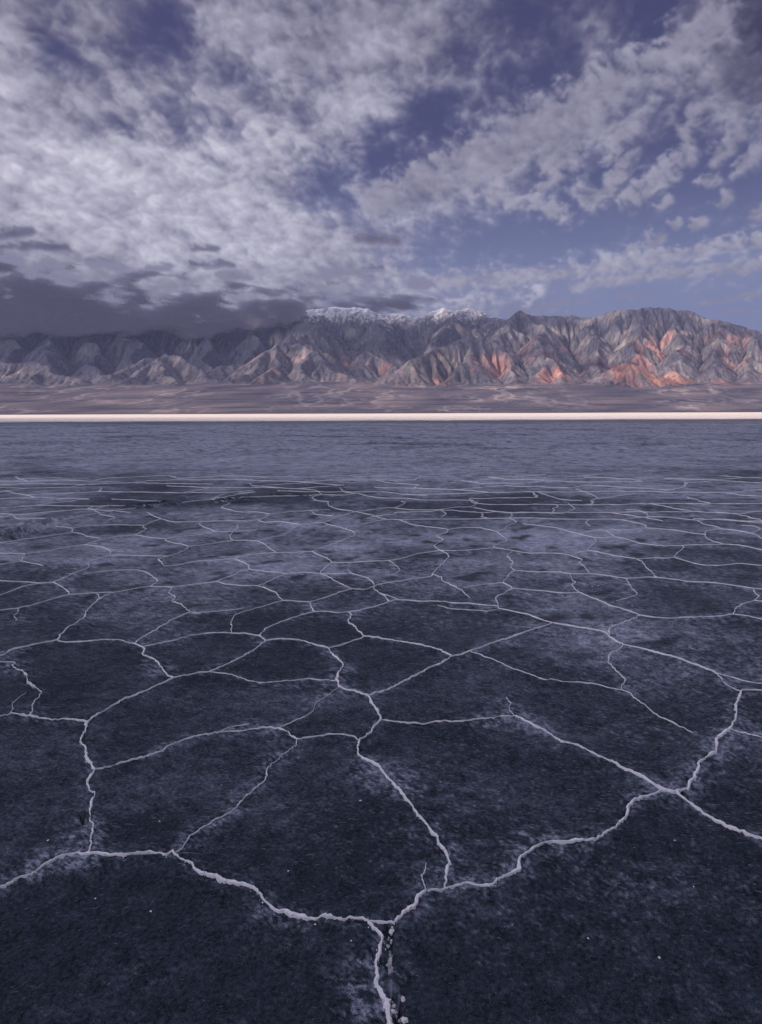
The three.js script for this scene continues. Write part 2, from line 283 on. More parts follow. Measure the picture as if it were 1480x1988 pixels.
    const k = [fan[0], fan[1], fan[2]];
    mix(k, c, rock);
    mix(k, [0.27, 0.235, 0.23], rock * smoothstep(Math.log2(TA[a] / 784), 7.5, 10) * smoothstep(0.3 - steep, 0, 0.2));      // gravel in the gullies
    const grain = 1 + rock * (0.8 * noise(x / 66, z / 66 + y / 45) + 0.75 * noise(x / 39 + 5, z / 39) + 0.5 * noise((y + 0.4 * x) / 26, z / 210)) + (1 - rock) * 0.25 * noise(x / 75, z / 45);
    for (let q = 0; q < 3; q++) k[q] *= grain;
    // snow on the highest crest
    const sn = smoothstep(x, snowX0 - 500, snowX0 + 500) * smoothstep(snowX1 - x, -300, 300) * smoothstep(-z, 18500, 19300), cold = smoothstep(y + 300 * n2 + 560 * n3 + 160 * (sx > 0 ? -1 : 1) * Math.min(1, Math.abs(sx)), 2230, 2560);
    mix(k, [0.86, 0.87, 0.90], clamp(sn * cold * smoothstep(n3 + 0.6 * n2, -0.30, 0.12) + 0.25 * smoothstep(-z, 18500, 19300) * smoothstep(y + 300 * n3 + 100 * n2, 2200, 2500), 0, 1) * (1 - 0.45 * smoothstep(steep, 0.7, 1.3)));
    if (sn * cold > 0.5 && side > -0.04 && i % 3 === 0 && j % 3 === 0) SNOW.push([x, y, z]);
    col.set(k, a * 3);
  }
  const rockMat = new THREE.MeshPhysicalMaterial({ name: 'desert rock', vertexColors: true, roughness: 1, specularIntensity: 0.2 });
  const whole = new THREE.BufferGeometry(), all = new Uint32Array((TN - 1) * (TM - 1) * 6);
  let q = 0;
  for (let j = 0; j + 1 < TM; j++) for (let i = 0; i + 1 < TN; i++) { const a = j * TN + i; all.set([a, a + TN, a + 1, a + 1, a + TN, a + TN + 1], q); q += 6; }
  whole.setAttribute('position', new THREE.BufferAttribute(pos, 3)); whole.setIndex(new THREE.BufferAttribute(all, 1)); whole.computeVertexNormals();
  const nor = whole.attributes.normal.array;
  // fans, front mountains and the far crest are cut from one surface
  const part = (name, label, kept) => {
    const map = new Int32Array(n).fill(-1), from = [], idx = [];
    for (let t = 0; t < all.length; t += 6) { if (!kept(all[t])) continue; for (let e = 0; e < 6; e++) { const v = all[t + e]; if (map[v] < 0) { map[v] = from.length; from.push(v); } idx.push(map[v]); } }
    const g = new THREE.BufferGeometry(), take = (A, w) => { const B = new Float32Array(from.length * w); from.forEach((v, k) => { for (let e = 0; e < w; e++) B[k * w + e] = A[v * w + e]; }); return new THREE.BufferAttribute(B, w); };
    g.setAttribute('position', take(pos, 3)); g.setAttribute('normal', take(nor, 3)); g.setAttribute('color', take(col, 3)); g.setIndex(new THREE.BufferAttribute(new Uint32Array(idx), 1));
    tag(add(name, g, rockMat), label, 'mountains', 'structure');
  };
  const zOf = (a) => TZ0 + Math.floor(a / TN) * CELL, border = (a) => -16900 + 900 * clamp((TX0 + (a % TN) * CELL - 1500) / 3000, 0, 1) * -1.6;
  part('alluvial_fan', 'pale gravel fans streaked with washes below the mountains', (a) => ROCK[a] < 0.5 && zOf(a) > -13600);
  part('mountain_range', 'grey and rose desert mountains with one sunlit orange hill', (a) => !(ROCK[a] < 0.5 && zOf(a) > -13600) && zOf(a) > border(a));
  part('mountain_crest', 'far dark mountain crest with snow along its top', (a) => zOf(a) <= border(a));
}
console.log('mountains done');

// the range behind the viewer: its shadow lies over the near half of the flat
{
  const nx = 260, nz = 60, pos = [], idx = [];
  for (let j = 0; j < nz; j++) for (let i = 0; i < nx; i++) {
    const x = -14000 + (22000 * i) / (nx - 1), z = j < 25 ? lerp(1700, 3344, j / 25) : lerp(3344, 5600, (j - 25) / (nz - 26));
    const line = 3344 + 0 * x, crestH = 1802 - 0.21 * clamp(x + 3422, -420, 0) + 26 * fbm(x / 420, 2.5, 4) * smoothstep(Math.abs(x + 3540), 120, 500) + 330 * smoothstep(Math.abs(x + 3540), 300, 6000) * noise(x / 1800, 0.5);
    const across = (z - line) / (z < line ? 1640 : 2250), shape = Math.max(0, 1 - Math.abs(across)), rough = (1 - shape) * shape * 4;
    pos.push(x, -4 + crestH * Math.pow(shape, 1.05) + rough * (190 * fbm(x / 600, z / 600, 5) + 120 * ridged(x / 420, z / 1100, 4) - 60), z);
  }
  for (let j = 0; j + 1 < nz; j++) for (let i = 0; i + 1 < nx; i++) { const a = j * nx + i; idx.push(a, a + nx, a + 1, a + 1, a + nx, a + nx + 1); }
  const g = new THREE.BufferGeometry();
  g.setAttribute('position', new THREE.Float32BufferAttribute(pos, 3));
  g.setIndex(idx);
  g.computeVertexNormals();
  tag(add('mountain_wall', g, new THREE.MeshStandardMaterial({ name: 'dark rock', color: new THREE.Color().setRGB(0.12, 0.10, 0.105), roughness: 1 })), 'dark steep mountain wall that shades the near salt flat', 'mountains', 'structure');
}

// ------------------------------------------------------------------ salt flat: joints of the crust
// Each joint is [width class, from, ...corners, to]; corners as seen in the photograph, laid on the ground below. Class 3 is a heavy ridge, 1 a hair crack.
const NODE = {
  a1: [-170, 1782], a2: [149, 1653], a3: [172, 1656], a4: [335, 1661], a5: [715, 1791], a6: [767, 1797], a7: [770, 2200], a8: [828, 1737], a9: [866, 1732], b1: [1296, 1542], b2: [1313, 1545], b3: [1337, 1538], b4: [1419, 1421], b5: [1439, 1344], b6: [1620, 1690], b7: [1640, 1478], b8: [1388, 1308], b9: [1620, 1352],
  c1: [1073, 1210], c2: [1184, 1240], c3: [1210, 1254], c4: [1210, 1342], c5: [1000, 1396], c6: [740, 1402], c7: [715, 1358], c8: [879, 1282], c9: [706, 1239], d1: [639, 1261], d2: [655, 1327], d3: [657, 1339], d4: [539, 1418], d5: [577, 1438], d6: [698, 1442], d7: [183, 1491], d8: [171, 1401], d9: [20, 1388], e1: [-150, 1404], e2: [60, 1391], e3: [-140, 1303],
  e4: [337, 1318], e5: [262, 1253], e6: [277, 1259], e7: [113, 1246], e8: [-130, 1296], e9: [195, 1164], f1: [516, 1246], f2: [503, 1238], f3: [369, 1190], f4: [609, 1190], f5: [602, 1169], f6: [679, 1192], f7: [754, 1171], f8: [778, 1166], f9: [727, 1138], g1: [965, 1178], g2: [996, 1143], g3: [977, 1131], g4: [1000, 1108], g5: [996, 1071], g6: [1107, 1114], g7: [1145, 1113], g8: [1124, 1149], g9: [1242, 1197],
  h1: [1425, 1194], h2: [1600, 1228], h3: [1464, 1143], h4: [1590, 1152], h5: [1275, 1120], h6: [1216, 1122], h7: [1237, 1087], h8: [1110, 1079], h9: [1142, 1071], i1: [1154, 1047], i2: [1195, 1045], i3: [1326, 1061], i4: [1407, 1059], i5: [1580, 1082], i6: [1309, 1084], i7: [1580, 1106], i8: [1369, 1041], i9: [1253, 1029], j1: [1122, 1039], j2: [1207, 1011], j3: [1258, 1004], j4: [1353, 1010], j5: [1399, 1027], j6: [1461, 1035], j7: [1570, 1058],
  k1: [961, 1067], k2: [965, 1034], k3: [871, 1030], k4: [669, 1028], k5: [855, 1071], k6: [755, 1090], k7: [645, 1092], k8: [839, 1116], k9: [682, 1112], l1: [684, 1144], l2: [622, 1113], l3: [605, 1071], l4: [560, 1115], l5: [484, 1105], l6: [502, 1138], l7: [548, 1167], l8: [422, 1130], l9: [453, 1085], m1: [628, 1018], m2: [319, 1100], m3: [366, 1061], m4: [453, 1049], m5: [500, 1050], m6: [538, 1074], m7: [584, 1022], m8: [323, 1047], m9: [262, 1039],
  n1: [419, 1033], n2: [391, 1014], n3: [482, 1014], n4: [525, 1001], n5: [690, 996], n6: [766, 988], n7: [852, 991], n8: [292, 1138], n9: [336, 1140], o1: [189, 1153], o2: [135, 1156], o3: [103, 1132], o4: [173, 1102], o5: [214, 1080], o6: [164, 1059], o7: [327, 1081], o8: [49, 1078], o9: [-110, 1076], p1: [41, 1092], p2: [-110, 1106], p3: [81, 1134], p4: [-115, 1126], p5: [-120, 1182], p6: [35, 1183], p7: [-125, 1198],
  p8: [281, 1020], p9: [142, 1026], q1: [141, 1034], q2: [314, 1008], q3: [449, 1232], q4: [993, 997], q5: [988, 1008], q6: [195, 997], q7: [-90, 999], q8: [111, 1011], q9: [695, 958], r1: [625, 962], r2: [501, 1011], r3: [752, 1010], r4: [1145, 1010], r5: [409, 970], r6: [407, 1306], r7: [912, 1271], r8: [1560, 1030], r9: [-100, 1058], s1: [5, 1054], s2: [944, 1008], s3: [774, 1011],
};
const JOINT = [
  [3, 'a1', 0, 1716, 36, 1697, 61, 1692, 88, 1675, 118, 1660, 'a2'], [3, 'a2', 160, 1656, 'a3'], [3, 'a3', 181, 1657, 205, 1660, 240, 1664, 266, 1661, 292, 1659, 318, 1663, 'a4'],
  [3.6, 'a4', 352, 1674, 372, 1684, 380, 1697, 400, 1704, 420, 1709, 445, 1718, 470, 1720, 492, 1727, 502, 1734, 512, 1750, 534, 1767, 558, 1769, 570, 1775, 601, 1782, 635, 1781, 666, 1788, 699, 1786, 'a5'],
  [2.4, 'a5', 735, 1792, 757, 1795, 'a6'], [3.4, 'a5', 723, 1804, 741, 1824, 738, 1848, 733, 1868, 729, 1892, 732, 1916, 742, 1936, 751, 1951, 753, 1973, 757, 1988, 768, 2060, 'a7'],
  [3, 'a6', 775, 1788, 786, 1776, 805, 1768, 810, 1757, 812, 1748, 'a8'], [1.4, 'a8', 823, 1723, 818, 1708, 824, 1696, 829, 1681], [3, 'a8', 845, 1736, 'a9'],
  [3, 'a9', 889, 1728, 909, 1723, 929, 1726, 953, 1726, 970, 1716, 990, 1704, 1007, 1695, 1009, 1679, 1017, 1671, 1034, 1654, 1061, 1639, 1091, 1639, 1125, 1637, 1152, 1636, 1173, 1625, 1196, 1613, 1212, 1597, 1222, 1575, 1237, 1561, 1264, 1551, 1284, 1544, 'b1'],
  [3.2, 'b1', 1304, 1545, 'b2'], [2.8, 'b2', 1325, 1539, 'b3'], [3.2, 'b3', 1341, 1524, 1352, 1511, 1358, 1490, 1375, 1474, 1390, 1465, 1390, 1443, 1399, 1433, 'b4'], [3.2, 'b4', 1429, 1399, 1428, 1382, 1434, 1365, 'b5'],
  [3, 'b2', 1331, 1558, 1355, 1573, 1374, 1588, 1395, 1600, 1422, 1616, 1453, 1628, 1480, 1638, 'b6'], [1.4, 'b4', 1453, 1431, 1480, 1437, 'b7'], [2, 'b8', 1399, 1318, 1409, 1330, 1426, 1340, 'b5'], [1.8, 'b5', 1452, 1341, 1480, 1343, 1540, 1346, 'b9'], [1.2, 'b8', 1419, 1316, 1453, 1325, 1480, 1328, 1540, 1331],
  [2.6, 'c1', 1098, 1214, 1122, 1219, 1152, 1224, 1174, 1230, 'c2'], [2.8, 'c2', 1193, 1246, 'c3'], [2.8, 'c3', 1243, 1261, 1281, 1273, 1311, 1281, 1348, 1296, 1375, 1305, 'b8'], [1.9, 'c3', 1203, 1264, 1186, 1271, 1181, 1290, 1189, 1301, 1213, 1323, 1208, 1336, 'c4'],
  [1.5, 'c4', 1183, 1337, 1152, 1330, 1125, 1328, 1097, 1328, 1071, 1323, 1061, 1326, 1031, 1315, 990, 1300, 963, 1288, 929, 1276, 'r7'], [1.5, 'c4', 1223, 1347, 1230, 1357, 1254, 1374, 1277, 1393, 1298, 1403, 1325, 1416, 1345, 1426],
  [2.7, 'c5', 1017, 1404, 1058, 1425, 1091, 1447, 1122, 1453, 1152, 1469, 1186, 1485, 1220, 1504, 1250, 1518, 1284, 1536, 'b1'], [1.5, 'c5', 988, 1382, 992, 1372, 983, 1360], [1.8, 'c5', 980, 1396, 943, 1401, 895, 1403, 855, 1404, 824, 1408, 791, 1405, 'c6'],
  [3, 'c7', 721, 1368, 723, 1376, 733, 1384, 'c6'], [2.8, 'c7', 724, 1354, 754, 1344, 770, 1336, 797, 1325, 831, 1308, 855, 1298, 'c8'], [2.7, 'c8', 895, 1279, 'r7'], [2.7, 'r7', 943, 1261, 970, 1251, 984, 1247, 1017, 1234, 1044, 1222, 'c1'], [2.5, 'c8', 855, 1269, 831, 1261, 791, 1251, 757, 1245, 726, 1240, 'c9'],
  [2.4, 'c9', 699, 1243, 672, 1251, 'd1'], [2.7, 'd1', 642, 1269, 656, 1284, 667, 1296, 656, 1315, 'd2'], [2.7, 'd2', 656, 1333, 'd3'], [2.9, 'd3', 666, 1344, 689, 1350, 'c7'], [1.2, 'd2', 625, 1325, 598, 1323, 561, 1326, 524, 1328, 503, 1329, 463, 1317, 439, 1310, 'r6'],
  [1.3, 'd3', 635, 1357, 615, 1369, 607, 1386, 588, 1396, 561, 1409, 'd4'], [1.8, 'd4', 547, 1421, 563, 1427, 568, 1433, 'd5'], [1.8, 'd5', 601, 1435, 642, 1430, 669, 1431, 690, 1433, 'd6'], [3, 'c6', 732, 1411, 723, 1421, 715, 1433, 'd6'],
  [2.8, 'd6', 696, 1453, 694, 1467, 710, 1480, 726, 1487, 743, 1501, 760, 1521, 775, 1538, 787, 1555, 804, 1578, 815, 1592, 828, 1608, 845, 1629, 853, 1649, 867, 1667, 873, 1684, 868, 1694, 867, 1710, 'a9'],
  [1.5, 'd5', 574, 1448, 551, 1467, 522, 1489, 517, 1509, 494, 1535, 476, 1548, 453, 1573, 432, 1587, 389, 1610, 370, 1622, 358, 1642, 348, 1652, 'a4'], [1.9, 'd4', 510, 1417, 480, 1419, 449, 1421, 422, 1423, 382, 1430, 341, 1443, 314, 1458, 280, 1470, 243, 1479, 216, 1486, 'd7'], [1.1, 422, 1422, 453, 1411, 483, 1408],
  [2.8, 'd8', 166, 1416, 154, 1440, 166, 1448, 169, 1470, 'd7'], [2.7, 'd7', 176, 1506, 171, 1519, 174, 1533, 186, 1539, 177, 1555, 174, 1575, 177, 1592, 182, 1601, 175, 1625, 175, 1642, 'a3'], [1.3, 'a2', 152, 1647, 160, 1639],
  [2.3, 'd8', 162, 1399, 128, 1395, 101, 1397, 'e2'], [2.3, 'e2', 45, 1389, 'd9'], [1.6, 'd9', 0, 1392, 'e1'], [1.1, 'd9', 25, 1376, 24, 1367, 41, 1354, 51, 1345], [1.8, 'e2', 62, 1377, 68, 1362, 79, 1347, 73, 1338, 54, 1325, 51, 1311, 25, 1298, 29, 1293, 17, 1290, 0, 1290, 'e3'],
  [2.5, 'd8', 176, 1394, 189, 1387, 209, 1377, 236, 1362, 270, 1349, 301, 1335, 'e4'], [2.4, 'e4', 324, 1313, 311, 1295, 301, 1283, 277, 1273, 280, 1265, 'e6'], [2.4, 'e6', 270, 1257, 'e5'], [2.3, 'e5', 248, 1251, 233, 1247, 203, 1246, 159, 1249, 128, 1249, 'e7'], [2.4, 'e7', 81, 1253, 51, 1260, 20, 1269, 0, 1279, 'e8'],
  [2.2, 'e7', 117, 1237, 135, 1220, 145, 1215, 162, 1202, 168, 1188, 178, 1177, 'e9'], [2.4, 'e4', 372, 1311, 'r6'], [2.4, 'r6', 426, 1298, 449, 1289, 473, 1278, 495, 1264, 'f1'], [2.4, 'f1', 547, 1244, 578, 1246, 601, 1252, 'd1'], [2, 'f1', 510, 1241, 'f2'],
  [2.1, 'e6', 311, 1252, 338, 1246, 361, 1238, 385, 1234, 420, 1232, 'q3'], [2.1, 'q3', 475, 1234, 'f2'], [2, 'e5', 267, 1247, 287, 1235, 313, 1219, 335, 1206, 354, 1197, 'f3'], [2.2, 'f2', 520, 1222, 549, 1207, 576, 1198, 'f4'], [2.2, 'f4', 605, 1179, 'f5'], [2.2, 'f4', 630, 1190, 652, 1193, 'f6'],
  [2.4, 'f6', 682, 1198, 677, 1210, 690, 1222, 'c9'], [2.3, 'f6', 700, 1188, 722, 1181, 740, 1176, 'f7'], [2.3, 'f7', 747, 1159, 736, 1152, 725, 1143, 'f9'], [2.3, 'f7', 766, 1167, 'f8'], [1.5, 'f8', 755, 1158, 738, 1152], [2.4, 'f8', 801, 1167, 834, 1168, 861, 1169, 885, 1174, 915, 1175, 942, 1177, 'g1'], [1.2, 850, 1175, 877, 1182, 915, 1185, 944, 1187, 968, 1183],
  [2.6, 'g1', 971, 1184, 993, 1189, 1025, 1196, 1047, 1204, 'c1'], [2.3, 'g1', 967, 1174, 963, 1161, 979, 1154, 'g2'], [2.2, 'g2', 985, 1136, 'g3'], [1.4, 'g3', 952, 1134, 936, 1136, 920, 1139, 901, 1142], [2.1, 'g3', 981, 1124, 989, 1116, 'g4'], [2.1, 'g4', 992, 1102, 996, 1093, 986, 1081, 'g5'], [1.8, 'g4', 1017, 1109, 1044, 1111, 1082, 1111, 'g6'], [1.8, 'g6', 1125, 1114, 'g7'],
  [2, 'g2', 1017, 1144, 1044, 1146, 1077, 1150, 1100, 1151, 'g8'], [1.9, 'g6', 1111, 1125, 1118, 1131, 1111, 1136, 'g8'], [2.4, 'g8', 1139, 1155, 1161, 1165, 1173, 1169, 1180, 1174, 1202, 1180, 1223, 1188, 'g9'], [2.3, 'g9', 1226, 1206, 1202, 1214, 1183, 1223, 'c2'], [2.3, 'g9', 1269, 1201, 1294, 1202, 1323, 1201, 1353, 1200, 1383, 1199, 1404, 1197, 'h1'], [2, 'h1', 1453, 1198, 1480, 1204, 'h2'],
  [2.2, 'h1', 1429, 1182, 1445, 1174, 1469, 1165, 1473, 1158, 1465, 1150, 'h3'], [2, 'h3', 1480, 1144, 'h4'], [2.2, 'h3', 1442, 1139, 1404, 1133, 1377, 1130, 1350, 1129, 1318, 1125, 1296, 1122, 'h5'], [2.1, 'h5', 1256, 1119, 1237, 1121, 'h6'], [2.1, 'h6', 1196, 1120, 1169, 1116, 'g7'], [1.7, 'h6', 1221, 1133, 1229, 1143, 1238, 1152, 1229, 1156, 1212, 1160, 1196, 1165],
  [2, 'h5', 1264, 1108, 1253, 1100, 1249, 1093, 'h7'], [1.9, 'g7', 1139, 1104, 1125, 1092, 1131, 1086, 1115, 1081, 'h8'], [1.8, 'h8', 1101, 1077, 1066, 1075, 1031, 1075, 'g5'], [1.8, 'h8', 1122, 1074, 'h9'], [2, 'h9', 1161, 1073, 1183, 1077, 1210, 1082, 'h7'], [1.9, 'h9', 1143, 1066, 1158, 1054, 'i1'], [2, 'i1', 1138, 1043, 'j1'], [2, 'j1', 1102, 1034, 1080, 1028, 1044, 1022, 1015, 1019],
  [1.9, 'i1', 1175, 1047, 'i2'], [1.6, 'i2', 1185, 1038, 1176, 1033], [1.9, 'i2', 1215, 1048, 1242, 1057, 1283, 1061, 'i3'], [1.9, 'i3', 1377, 1060, 'i4'], [1.9, 'i4', 1434, 1061, 1458, 1066, 1480, 1071, 'i5'], [2, 'i3', 1326, 1067, 1316, 1075, 'i6'], [1.9, 'h7', 1269, 1085, 1293, 1086, 'i6'], [1.9, 'i6', 1337, 1092, 1369, 1098, 1404, 1099, 1431, 1096, 1480, 1100, 'i7'],
  [1.9, 'i4', 1385, 1054, 1372, 1047, 'i8'], [1.8, 'i8', 1345, 1038, 1310, 1032, 'i9'], [1.7, 'i9', 1226, 1032, 1183, 1032, 1161, 1033, 1142, 1035, 'j1'], [1.8, 'i9', 1256, 1024, 1242, 1019, 1218, 1014, 'j2'], [1.6, 'j2', 1188, 1009, 'r4'], [1.6, 'r4', 1137, 1017, 1146, 1024], [1.7, 'j2', 1221, 1007, 1242, 1005, 'j3'], [1.6, 'j3', 1257, 999, 1242, 991, 1215, 989], [1.7, 'j3', 1296, 1005, 1331, 1008, 'j4'],
  [1.7, 'j4', 1366, 1017, 1388, 1022, 'j5'], [1.6, 'j5', 1372, 1032, 'i8'], [1.7, 'j5', 1431, 1030, 'j6'], [1.6, 'j6', 1472, 1042, 1480, 1047, 'j7'], [1.6, 'j6', 1475, 1027, 1466, 1022, 1440, 1020], [1.5, 'j4', 1380, 1009, 1407, 1010, 1450, 1013, 1480, 1016, 'r8'],
  [2, 'g5', 979, 1069, 'k1'], [1.9, 'k1', 959, 1062, 971, 1056, 985, 1052, 981, 1048, 971, 1040, 'k2'], [1.7, 'k2', 944, 1029, 928, 1026, 896, 1026, 'k3'], [1.8, 'k3', 850, 1026, 820, 1022, 801, 1020, 788, 1015, 's3'], [1.7, 's3', 762, 1010, 'r3'], [1.7, 'r3', 719, 1015, 695, 1020, 'k4'], [1.9, 'k3', 866, 1036, 848, 1042, 861, 1050, 843, 1061, 'k5'], [2.1, 'k5', 882, 1073, 923, 1071, 'k1'], [2.1, 'k5', 828, 1074, 806, 1078, 785, 1086, 'k6'], [1.9, 'k6', 720, 1091, 684, 1092, 'k7'],
  [1.7, 'k6', 770, 1100, 777, 1107, 767, 1116], [2, 'k5', 866, 1077, 873, 1084, 867, 1090, 850, 1104, 'k8'], [2.2, 'k8', 855, 1121, 861, 1131, 877, 1139, 893, 1146, 913, 1162], [1.9, 'k8', 836, 1120, 801, 1124, 779, 1128, 758, 1131, 735, 1135, 'f9'], [2, 'f9', 725, 1132, 711, 1121, 'k9'], [1.5, 'k9', 676, 1104, 679, 1098], [2.1, 'f9', 709, 1145, 'l1'], [2.2, 'f5', 609, 1166, 633, 1159, 660, 1151, 'l1'], [1.7, 'l1', 665, 1135, 655, 1129, 641, 1120, 'l2'], [1.9, 'k9', 657, 1113, 'l2'],
  [2, 'l2', 630, 1104, 'k7'], [2, 'k7', 636, 1084, 'l3'], [2, 'l2', 587, 1112, 'l4'], [2, 'l4', 533, 1111, 511, 1109, 'l5'], [1.8, 'l4', 544, 1119, 528, 1127, 509, 1135, 'l6'], [2.2, 'l6', 522, 1145, 536, 1151, 541, 1159, 'l7'], [2.1, 'l7', 576, 1168, 'f5'], [1.6, 'l7', 522, 1175, 490, 1184, 456, 1196, 449, 1209, 451, 1222, 'q3'], [1.5, 'f3', 401, 1190, 441, 1186, 474, 1181], [2, 'l6', 474, 1137, 438, 1134, 'l8'], [1.9, 'l8', 428, 1125, 449, 1117, 465, 1109, 'l5'],
  [2.1, 'l5', 483, 1098, 476, 1093, 'l9'], [1.9, 'l9', 474, 1079, 503, 1075, 'm6'], [1.9, 'm6', 571, 1073, 'l3'], [1.9, 'l3', 630, 1063, 657, 1054, 674, 1046, 690, 1040, 686, 1033, 'k4'], [1.9, 'k4', 649, 1023, 'm1'], [2.1, 'l9', 414, 1089, 382, 1092, 351, 1097, 'm2'], [1.9, 'm2', 313, 1093, 308, 1089, 'o7'], [1.9, 'o7', 349, 1073, 362, 1067, 'm3'], [1.9, 'm3', 387, 1059, 428, 1052, 'm4'], [1.9, 'm4', 475, 1049, 'm5'], [1.9, 'm5', 511, 1055, 522, 1062, 'm6'], [1.8, 'm5', 533, 1041, 552, 1038, 568, 1028, 'm7'], [1.7, 'm7', 603, 1019, 'm1'],
  [1.9, 'm3', 351, 1056, 338, 1054, 322, 1051, 'm8'], [1.9, 'm8', 292, 1044, 'm9'], [1.7, 'm8', 351, 1042, 382, 1038, 'n1'], [1.5, 'n1', 455, 1033, 500, 1029], [1.8, 'n1', 411, 1029, 395, 1024, 387, 1018, 'n2'], [1.9, 'm4', 446, 1042, 455, 1031, 463, 1027, 460, 1021, 'n3'], [1.7, 'n3', 'r2'], [1.7, 'r2', 511, 1016, 549, 1016, 'm7'], [1.8, 'r2', 517, 1007, 'n4'], [1.6, 'n4', 495, 997, 463, 995, 444, 991, 430, 986, 446, 976, 'r5'], [1.6, 'n4', 563, 997, 603, 995, 641, 992], [1.4, 606, 996, 614, 1001, 646, 1004],
  [1.7, 'm1', 644, 1011, 660, 1004, 'n5'], [1.7, 'n5', 657, 991, 638, 984, 637, 977, 614, 974, 607, 967, 'r1'], [1.7, 'n5', 711, 993, 738, 989, 'n6'], [1.6, 'n5', 722, 1001, 733, 1005, 'r3'], [1.5, 'n6', 788, 978, 779, 976], [1.6, 'n6', 801, 991, 'n7'], [1.5, 'n7', 866, 998, 856, 1006], [1.5, 'n7', 888, 986, 915, 984, 927, 976, 909, 972, 871, 972, 820, 972, 785, 969, 738, 968, 711, 964, 'q9'], [1.5, 'q9', 671, 962, 'r1'], [1.5, 'r1', 582, 965, 509, 965, 'r5'],
  [1.5, 'r1', 614, 953, 590, 951, 555, 949, 522, 946, 490, 943, 484, 939], [1.4, 'r5', 444, 958, 492, 953], [1.4, 'q9', 672, 957, 660, 948], [1.6, 'o1', 191, 1158, 'e9'], [2, 'e9', 205, 1158, 222, 1151], [2, 'o1', 222, 1151, 241, 1147, 259, 1143, 'n8'], [2.1, 'o1', 162, 1155, 'o2'], [2.1, 'n8', 315, 1139, 'n9'], [2, 'n9', 373, 1136, 'l8'], [1.9, 'n8', 300, 1133, 307, 1127, 300, 1120, 286, 1112, 270, 1108, 243, 1107, 211, 1109, 162, 1116], [1.8, 'n9', 328, 1150, 341, 1159, 335, 1167, 351, 1174, 362, 1185, 'f3'],
  [2, 'o2', 132, 1150, 124, 1143, 'o3'], [1.9, 'o3', 124, 1124, 146, 1113, 168, 1106, 'o4'], [1.8, 'o4', 173, 1093, 195, 1086, 'o5'], [2, 'o5', 215, 1073, 208, 1067, 197, 1063, 176, 1061, 'o6'], [1.6, 'o5', 243, 1079, 284, 1080, 'o7'], [1.9, 'o6', 189, 1051, 211, 1046, 235, 1042, 'm9'], [1.8, 'o6', 124, 1065, 92, 1071, 'o8'], [1.8, 'o8', 0, 1077, 'o9'], [1.7, 'o8', 45, 1086, 'p1'], [1.7, 'p1', 62, 1096, 84, 1101], [1.6, 'p1', 16, 1096, 0, 1098, 'p2'],
  [1.8, 'o3', 'p3'], [1.8, 'p3', 49, 1131, 0, 1129, 'p4'], [1.8, 'p3', 54, 1138, 27, 1147, 0, 1156, 'p5'], [1.9, 'o2', 111, 1162, 86, 1169, 62, 1177, 'p6'], [1.8, 'p6', 0, 1187, 'p7'], [1.4, 'p6', 34, 1192, 26, 1197, 34, 1204, 30, 1208], [1.9, 'm9', 273, 1034, 284, 1028, 278, 1023, 'p8'], [1.7, 'p8', 232, 1019, 195, 1020, 162, 1022, 'p9'], [1.6, 'p9', 125, 1023, 108, 1022], [1.8, 'p8', 300, 1012, 'q2'], [1.6, 'q2', 300, 1003, 286, 995], [1.6, 'q2', 338, 1014, 'n2'], [1.6, 'n2', 441, 1013, 'n3'],
  [1.7, 'p9', 'q1'], [1.7, 'q1', 157, 1036, 173, 1042, 195, 1046], [1.5, 'q1', 108, 1039, 27, 1051, 's1'], [1.5, 's1', 'r9'], [1.6, 'q7', 0, 999, 24, 1000, 35, 1009, 76, 1008, 'q8'], [1.6, 'q8', 141, 1008, 162, 1003, 'q6'], [1.5, 'q6', 184, 991, 211, 981], [1.5, 'q6', 257, 988, 311, 981, 'r5'], [1.3, 193, 1000, 223, 1005, 214, 1010, 197, 1018],
  [1.7, 'k2', 977, 1030, 986, 1023, 1004, 1016, 'q5'], [1.7, 'q5', 994, 1003, 'q4'], [1.5, 'q4', 958, 993, 921, 986], [1.5, 'q4', 1039, 996, 1090, 997, 1116, 988, 1103, 977], [1.5, 'q5', 1031, 1008, 1077, 1010, 'r4'], [1.5, 'q5', 's2'], [1.5, 's2', 866, 1008, 's3'], [1.3, 1118, 951, 1145, 960, 1164, 969], [1.3, 1044, 957, 1090, 970, 1130, 972],
  // closing runs outside the picture
  [2, 'a1', -260, 1600, 'e1'], [1.6, 'e1', -190, 1350, 'e3'], [1.6, 'e3', 'e8'], [1.6, 'e8', -170, 1240, 'p7'], [1.6, 'p7', 'p5'], [1.6, 'p5', 'p4'], [1.6, 'p4', 'p2'], [1.6, 'p2', 'o9'], [1.6, 'o9', 'r9'], [1.6, 'r9', 'q7'], [2, 'a1', -100, 2050, 200, 2420, 'a7'], [2, 'a7', 1300, 2420, 1700, 2000, 'b6'], [2, 'b6', 1720, 1560, 'b7'], [1.6, 'b7', 1680, 1410, 'b9'], [1.6, 'b9', 1660, 1280, 'h2'], [1.6, 'h2', 'h4'], [1.6, 'h4', 'i7'], [1.6, 'i7', 'i5'], [1.6, 'i5', 'j7'], [1.6, 'j7', 'r8'],
];
